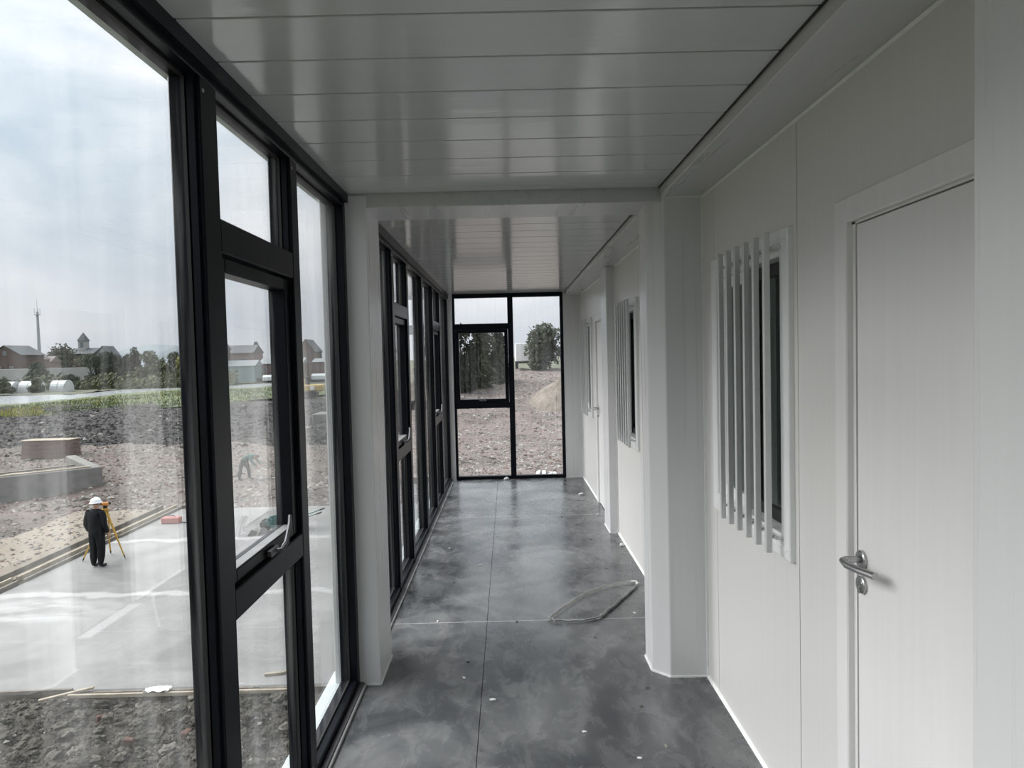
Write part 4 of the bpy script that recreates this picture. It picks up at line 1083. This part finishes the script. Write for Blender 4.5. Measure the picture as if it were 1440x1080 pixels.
# beyond the end window
tree('broad_tree', 'big round dark tree seen through the clear end-window pane', 3.75, 74, -0.6, 5.7, 4.7, 'leaf_dark', 4200, 0.30, 1, 0.22, 0.12, 12, TG)
tree('broad_tree', 'lower dark tree crown on the outer side of the big round tree', 6.6, 78, 0.0, 3.4, 3.0, 'leaf_mid', 900, 0.22, 2, 0.16, 0.2, 6, TG)
for i, (x, y, h, w, lb) in enumerate(((-3.9, 60, 4.9, 3.2, 'dense green tree filling the outer side of the end-window sash'), (-2.3, 62, 4.6, 3.0, 'dense green tree in the middle of the end-window sash'), (-0.8, 64, 4.3, 2.4, 'smaller green tree by the mullion side of the end-window sash'), (-6.2, 61, 5.0, 3.6, 'green tree hidden mostly by the end-window corner post'))):
    tree('dense_tree', lb, x, y, GZ+rise(x, y)-0.1, h-rise(x, y)+3.4-0.3, w, 'leaf_mid' if i % 2 else 'leaf_dark', 3400, 0.26, 10+i, 0.16, -0.12, 12, TG)
# village trees
VT = [
 ('willow_tree', 'dark drooping willow beside the church', -96.5, 172, 8.8, 9.0, 'leaf_willow', True, False),
 ('willow_tree', 'second dark willow further from the church', -90.5, 170, 8.0, 7.5, 'leaf_dark', True, False),
 ('slender_tree', 'slender tall tree between the willows and the olive trees', -86.8, 166, 9.4, 3.2, 'leaf_mid', False, False),
 ('olive_tree', 'broad olive green tree before the far hill', -83.0, 165, 8.4, 8.0, 'leaf_olive', False, False),
 ('olive_tree', 'dull green tree between the olive and yellow-green trees', -78.6, 168, 8.0, 6.5, 'leaf_mid', False, False),
 ('olive_tree', 'yellow-green tree before the far hill', -74.2, 165, 7.6, 6.0, 'leaf_yellow', False, False),
 ('bare_tree', 'bare grey tree beside the near brick house gable', -76.5, 183, 9.4, 4.4, 'twig_grey', False, True),
 ('bare_tree', 'second bare grey tree under the hill', -80.0, 186, 8.8, 4.4, 'twig_grey', False, True),
 ('round_tree', 'large rounded grey-green tree between mast and church', -133.0, 213, 12.4, 11.0, 'leaf_mid', False, False),
 ('bare_tree', 'bare twiggy tree above the long low sheds', -60.7, 196, 10.0, 5.2, 'twig_grey', False, True),
 ('pale_tree', 'pale yellow-green tree before the long green shed', -51.2, 170, 7.2, 4.4, 'leaf_olive', False, False),
 ('round_tree', 'dark rounded tree just below the bell tower hall', -108.5, 186, 8.6, 8.0, 'leaf_mid', False, False),
 ('round_tree', 'grey-green tree between the polytunnels and the village wall', -112.0, 170, 6.4, 7.0, 'leaf_willow', False, False),
 ('bank_bush', 'wide green bush at the foot of the willows', -88.0, 158, 5.2, 8.0, 'leaf_mid', False, False),
 ('bank_bush', 'wide olive bush at the foot of the yellow-green tree', -76.5, 157, 5.4, 8.0, 'leaf_olive', False, False),
 ('bank_bush', 'low dark bush on the bank below the church', -93.5, 152, 3.4, 5.0, 'leaf_dark', False, False),
 ('bank_bush', 'low bush in front of the white polytunnels', -96.2, 136, 3.0, 3.2, 'leaf_mid', False, False),
 ('bank_bush', 'small bush between the polytunnel ends', -90.6, 137, 2.9, 3.0, 'leaf_mid', False, False),
]
for i, (nm, lb, x, y, h, w, lf, dr, br) in enumerate(VT):
    tree(nm, lb, x, y, GZ-0.2, h, w, lf, 700 if br else 1700, 0.48, 40+i, 0.2, 0.08 if not br else 0.2, 8, 'trees by the village', br, dr)
# dark hedge line behind the polytunnels
rr = random.Random(5)
vs = []; fs = []
for q in range(5200):
    x = rr.uniform(-135, -60); y = 150+0.12*(x+60)+rr.uniform(0, 10); z = GZ+rr.random()**1.4*(2.6+0.8*math.sin(x*0.5))
    u_ = Vector((rr.gauss(0, 1), rr.gauss(0, 1), rr.gauss(0, 1))).normalized()*0.5; w_ = u_.orthogonal()*0.8; p = Vector((x, y, z)); o = len(vs)
    vs += [tuple(p-w_), tuple(p+u_), tuple(p+w_)]; fs.append((o, o+1, o+2))
me = bpy.data.meshes.new('hedge'); me.from_pydata(vs, [], fs); me.materials.append(MATS['leaf_olive'])
link('hedge', me, None, label='low scruffy hedge and reeds behind the canal bank', cat='hedge', kind='stuff')

# ================================================================== village
def house(name, label, x, y, w, d, base, eave, ridge, wall, roof, gable_front=True, wins=(), over=0.3, hip=False):
    h = empty(name, (x, y, base), 0, label, 'house', 'houses of the village')
    e, r_ = eave-base, ridge-base
    if gable_front:
        MB().prism([(-w/2, 0), (w/2, 0), (w/2, e), (0, r_-0.15), (-w/2, e)], 'y', 0, d).build('wall', wall, h)
        mb = MB()
        for s_ in (-1, 1):
            mb.prism([(s_*(w/2+over), e-over*(r_-e)/(w/2)), (0, r_), (0, r_+0.18), (s_*(w/2+over), e-over*(r_-e)/(w/2)+0.18)], 'y', -over, d+over)
        mb.build('roof', roof, h)
    else:
        MB().box(-w/2, w/2, 0, d, 0, e).build('wall', wall, h)
        ins = w*0.28 if hip else -over
        mb = MB(); o_ = over
        vs = [(-w/2-o_, -o_, e), (w/2+o_, -o_, e), (w/2+o_, d+o_, e), (-w/2-o_, d+o_, e), (-w/2+ins, d/2, r_), (w/2-ins, d/2, r_)]
        mb.add(vs, [(0, 1, 5, 4), (2, 3, 4, 5), (1, 2, 5), (3, 0, 4), (3, 2, 1, 0)]); mb.build('roof', roof, h)
    for (wx, wz, ww, wh) in wins:
        f = MB().box(wx-ww/2, wx+ww/2, -0.06, 0.02, wz, wz+wh).build('window', 'render_pale', h)
        MB().box(wx-ww/2+0.1, wx+ww/2-0.1, -0.09, -0.05, wz+0.1, wz+wh-0.1).build('pane', 'house_glass', f)
    return h
B0 = -3.5
house('brick_house', 'dark red brick house with tall gable at the picture edge', -126.6, 180, 8.0, 9, B0, 4.9, 7.2, 'brick_red', 'roof_slate', True, ((-1.5, 4.2, 0.9, 1.3), (1.5, 4.2, 0.9, 1.3), (0, 8.3, 0.8, 1.0)))
house('hipped_house', 'low pinkish house with brown hipped roof next to the dark gable', -129.3, 192, 6.2, 5, B0, 3.7, 5.9, 'brick_pink', 'roof_brown', False, ((-1.4, 4.0, 0.9, 1.3), (1.2, 4.0, 0.9, 1.3)), 0.3, True)
house('cottage', 'small pink cottage between the hipped house and the mast', -130.6, 200, 4.8, 5, B0, 3.0, 4.7, 'brick_pink', 'roof_brown', False, ((0.5, 4.2, 0.8, 1.1),))
house('pale_house', 'pale house half hidden behind the rounded grey-green tree', -140.3, 222, 6.0, 6, B0, 4.6, 6.6, 'render_pale', 'roof_slate', False, ((-2.4, 5.0, 1.0, 1.3), (-0.8, 5.0, 1.0, 1.3)))
ch = house('brick_hall', 'brick hall carrying a square bell tower with pointed roof', -131.6, 220, 7.6, 8, B0, 5.4, 7.3, 'brick_red', 'roof_slate', False, ((-1.8, 4.0, 1.0, 1.6), (1.2, 4.0, 1.0, 1.6)))
tw = MB().box(-1.95, 0.25, 2.4, 4.6, 9.5, 13.0).build('tower', 'render_pale', ch)
tr_ = MB(); tr_.add([(-2.2, 2.15, 13.0), (0.5, 2.15, 13.0), (0.5, 4.85, 13.0), (-2.2, 4.85, 13.0), (-0.85, 3.5, 15.7)], [(0, 1, 4), (1, 2, 4), (2, 3, 4), (3, 0, 4), (3, 2, 1, 0)])
tr_.build('spire', 'roof_slate', tw)
MB().box(-1.3, -0.4, 2.33, 2.42, 11.0, 12.6).build('belfry_opening', 'house_glass', tw)
house('gabled_house', 'small pale gabled house right behind the bell tower hall', -125.3, 221, 4.2, 6, B0, 4.9, 7.6, 'render_pale', 'roof_slate', True, ((0, 8.2, 1.0, 1.2),))
house('brick_house', 'brown brick house with slate roof beside the near mullion', -74.5, 172, 9.1, 8, B0, 4.9, 7.35, 'brick_red', 'roof_slate', False, ((-1.6, 3.4, 1.2, 1.6), (-2.6, 5.7, 1.0, 1.2), (1.8, 3.4, 1.2, 1.6)))
house('slate_house', 'grey slate-roofed house seen in the upper sash pane', -73.6, 194, 8.6, 8, B0, 4.2, 6.4, 'brick_pink', 'roof_slate', False, ((2.2, 5.0, 0.9, 1.2), (0.6, 5.0, 0.9, 1.2)))
house('teal_shed', 'long low pale teal shed near the canal', -65.2, 172, 8.2, 5, B0, 0.78, 2.16, 'wall_teal', 'roof_pale', False, ((-2, 2.4, 1.2, 1.0),))
house('rose_shed', 'long low rose-red shed beyond the sash', -57.0, 179, 10.6, 6, B0, 1.13, 2.5, 'wall_rose', 'roof_pale', False, ((-4, 2.6, 1.2, 1.0), (0, 2.6, 1.2, 1.0), (4, 2.6, 1.2, 1.0)))
house('green_shed', 'big grey-roofed green shed at the far side of the field', -43.0, 205, 18, 12, B0, 3.6, 7.2, 'wall_green', 'roof_pale', False, ((-3, 4.6, 1.5, 1.0), (2, 4.6, 1.5, 1.0)))
house('tall_house', 'tall grey house with small upper windows beside the big green shed', -57.2, 202, 5.0, 8, B0, 4.4, 7.6, 'brick_pink', 'roof_slate', True, ((-0.8, 6.6, 0.7, 0.9), (0.8, 6.6, 0.7, 0.9)))
house('rose_shed', 'short rose-red shed before the big green shed', -46.0, 182, 7.6, 6, B0, 1.3, 2.2, 'wall_rose', 'roof_pale', False, ((0, 2.8, 1.2, 1.0),))
house('small_tower', 'tiny distant turret above the low sheds', -78.5, 222, 2.0, 2, B0, 5.0, 7.8, 'render_pale', 'roof_slate', True, ((0, 6.8, 0.6, 0.8),))
MB().bbox(-128, -100, 176, 176.3, B0, 1.35, 0.05).build('boundary_wall', 'render_pale', label='long whitish boundary wall in front of the village', cat='wall')
# telecom mast
ms = empty('telecom_mast', (-170.3, 260, B0), 0, 'tall slim grey telecom mast behind the village', 'mast')
MB().tube([(0, 0, 0), (0, 0, 25.2)], [0.75, 0.38], 8).build('pole', 'mast_grey', ms)
MB().tube([(0, 0, 25), (0, 0, 30)], [0.09, 0.04], 6).build('rod', 'mast_grey', ms)
MB().lathe([(0.4, 0), (1.0, 0.05), (1.0, 0.2), (0.4, 0.25)], 12, (0, 0, 24.0)).build('platform', 'mast_grey', ms)
for a in (0, 2.1, 4.2):
    MB().bbox(math.cos(a)*0.95-0.15, math.cos(a)*0.95+0.15, math.sin(a)*0.95-0.15, math.sin(a)*0.95+0.15, 24.4, 26.6, 0.03).build('antenna', 'paper_white', ms)
# polytunnels
for i, (x, y, ln, w) in enumerate(((-99.8, 140, 7.0, 3.0), (-94.2, 141, 3.8, 3.0), (-88.6, 141.5, 3.0, 3.2))):
    pf = [(w/2*math.cos(math.pi*k_/10), 0.9+1.55*math.sin(math.pi*k_/10)) for k_ in range(11)]
    pt = empty('polytunnel', (x-ln/2, y, GZ-0.1), 0, ('long white polytunnel at the picture edge on the far bank', 'middle white polytunnel on the far bank', 'short white polytunnel nearest the church on the far bank')[i], 'polytunnel', 'white polytunnels across the canal')
    MB().prism([(w/2, 0)]+pf+[(-w/2, 0)], 'x', 0, ln).build('film', 'film_white', pt)
    for k_ in (0.02, 0.5, 0.98):
        MB().tube([(ln*k_, q[0]*1.01, q[1]*1.01) for q in pf], 0.05, 5).build('hoop', 'tube_grey', pt)
for i, (x, y, ln) in enumerate(((-55.6, 171, 6.0), (-44.5, 172, 5.5))):
    b_ = [(-1.2, 0), (1.2, 0), (1.1, 0.9), (0.6, 1.35), (-0.5, 1.3), (-1.1, 0.85)]
    MB().prism(b_, 'x', -ln/2, ln/2).build('sheeted_heap', 'film_white', loc=(x, y, GZ+0.55), label=('white sheeted heap before the long rose-red shed', 'white sheeted heap before the short rose-red shed')[i], cat='heap')
    MB().box(x-ln/2-3, x+ln/2+3, y+2, y+4, GZ-0.2, GZ+1.1).build('earth_bank', 'dark_soil', label=('low grey earth bank under the long sheds', 'low grey earth bank under the short shed')[i], cat='bank', kind=S)

# box truck on the raised track, earth mound
tz = GZ+rise(1.8, 76)+0.05
tk = empty('box_truck', (1.85, 76, tz), 0, 'pale box truck parked on the raised track below the big round tree', 'truck')
MB().bbox(-1.0, 0.95, 0, 5.0, 0.8, 2.75, 0.05).build('cargo_box', 'paper_white', tk)
MB().bbox(-0.95, 0.9, 5.05, 6.6, 0.6, 2.3, 0.15).build('cab', 'wall_teal', tk)
MB().box(-1.02, 0.97, -0.05, 5.0, 0.6, 0.8).build('chassis', 'rubber_black', tk)
for x in (-0.85, 0.8):
    for y in (0.9, 5.7): MB().lathe([(0.1, -0.14), (0.42, -0.14), (0.42, 0.14), (0.1, 0.14)], 14, (x, y, 0.42), 'x').build('wheel', 'rubber_black', tk)
hv = []; hf = []; NR, NA = 16, 44
for i in range(NR+1):
    for k_ in range(NA):
        q = i/NR; a = 2*math.pi*k_/NA; rr_ = q*(3.6+0.5*noise.noise(Vector((math.cos(a)*1.5, math.sin(a)*1.5, 3))))
        x, y = 5.0+rr_*math.cos(a), 55.5+rr_*math.sin(a)*0.9
        hgt = 2.7*(1-q)**0.85*(1+0.25*noise.noise(Vector((x*0.7, y*0.7, 5))))+0.25*noise.noise(Vector((x*2.1, y*2.1, 2)))*(1-q)
        hv.append((x, y, z_rub(x, y)+hgt-0.12*q))
for i in range(NR):
    for k_ in range(NA): hf.append((i*NA+k_, (i+1)*NA+k_, (i+1)*NA+(k_+1) % NA, i*NA+(k_+1) % NA))
me = bpy.data.meshes.new('earth_mound'); me.from_pydata(hv, [], hf); me.materials.append(MATS['mound_earth'])
bm = bmesh.new(); bm.from_mesh(me); bmesh.ops.remove_doubles(bm, verts=bm.verts, dist=0.001); bmesh.ops.recalc_face_normals(bm, faces=bm.faces); bm.to_mesh(me); bm.free()
if sum(p.normal.z for p in me.polygons) < 0: me.flip_normals()
link('earth_mound', me, None, None, None, 'beige heap of excavated earth below the big round tree', 'mound')

# far hills
def hill(x0, x1, y, tops, label):
    n = 60; vs = []; fs = []
    for i in range(n+1):
        q = i/n; x = x0+(x1-x0)*q
        k_ = q*(len(tops)-1); a = int(min(k_, len(tops)-2)); f = k_-a; f = f*f*(3-2*f)
        z = tops[a]*(1-f)+tops[a+1]*f+0.8*noise.noise(Vector((x*0.05, 1, y)))
        for yy_, zz in ((y-120, -6), (y-50, z*0.6), (y, z), (y+150, -6)): vs.append((x, yy_, zz))
    for i in range(n):
        for j in range(3): fs.append((i*4+j, (i+1)*4+j, (i+1)*4+j+1, i*4+j+1))
    me = bpy.data.meshes.new('hill'); me.from_pydata(vs, [], fs); me.materials.append(MATS['hill_haze'])
    for p in me.polygons: p.use_smooth = True
    if sum(p.normal.z for p in me.polygons) < 0: me.flip_normals()
    link('hill', me, None, label=label, cat='hill', kind=S)
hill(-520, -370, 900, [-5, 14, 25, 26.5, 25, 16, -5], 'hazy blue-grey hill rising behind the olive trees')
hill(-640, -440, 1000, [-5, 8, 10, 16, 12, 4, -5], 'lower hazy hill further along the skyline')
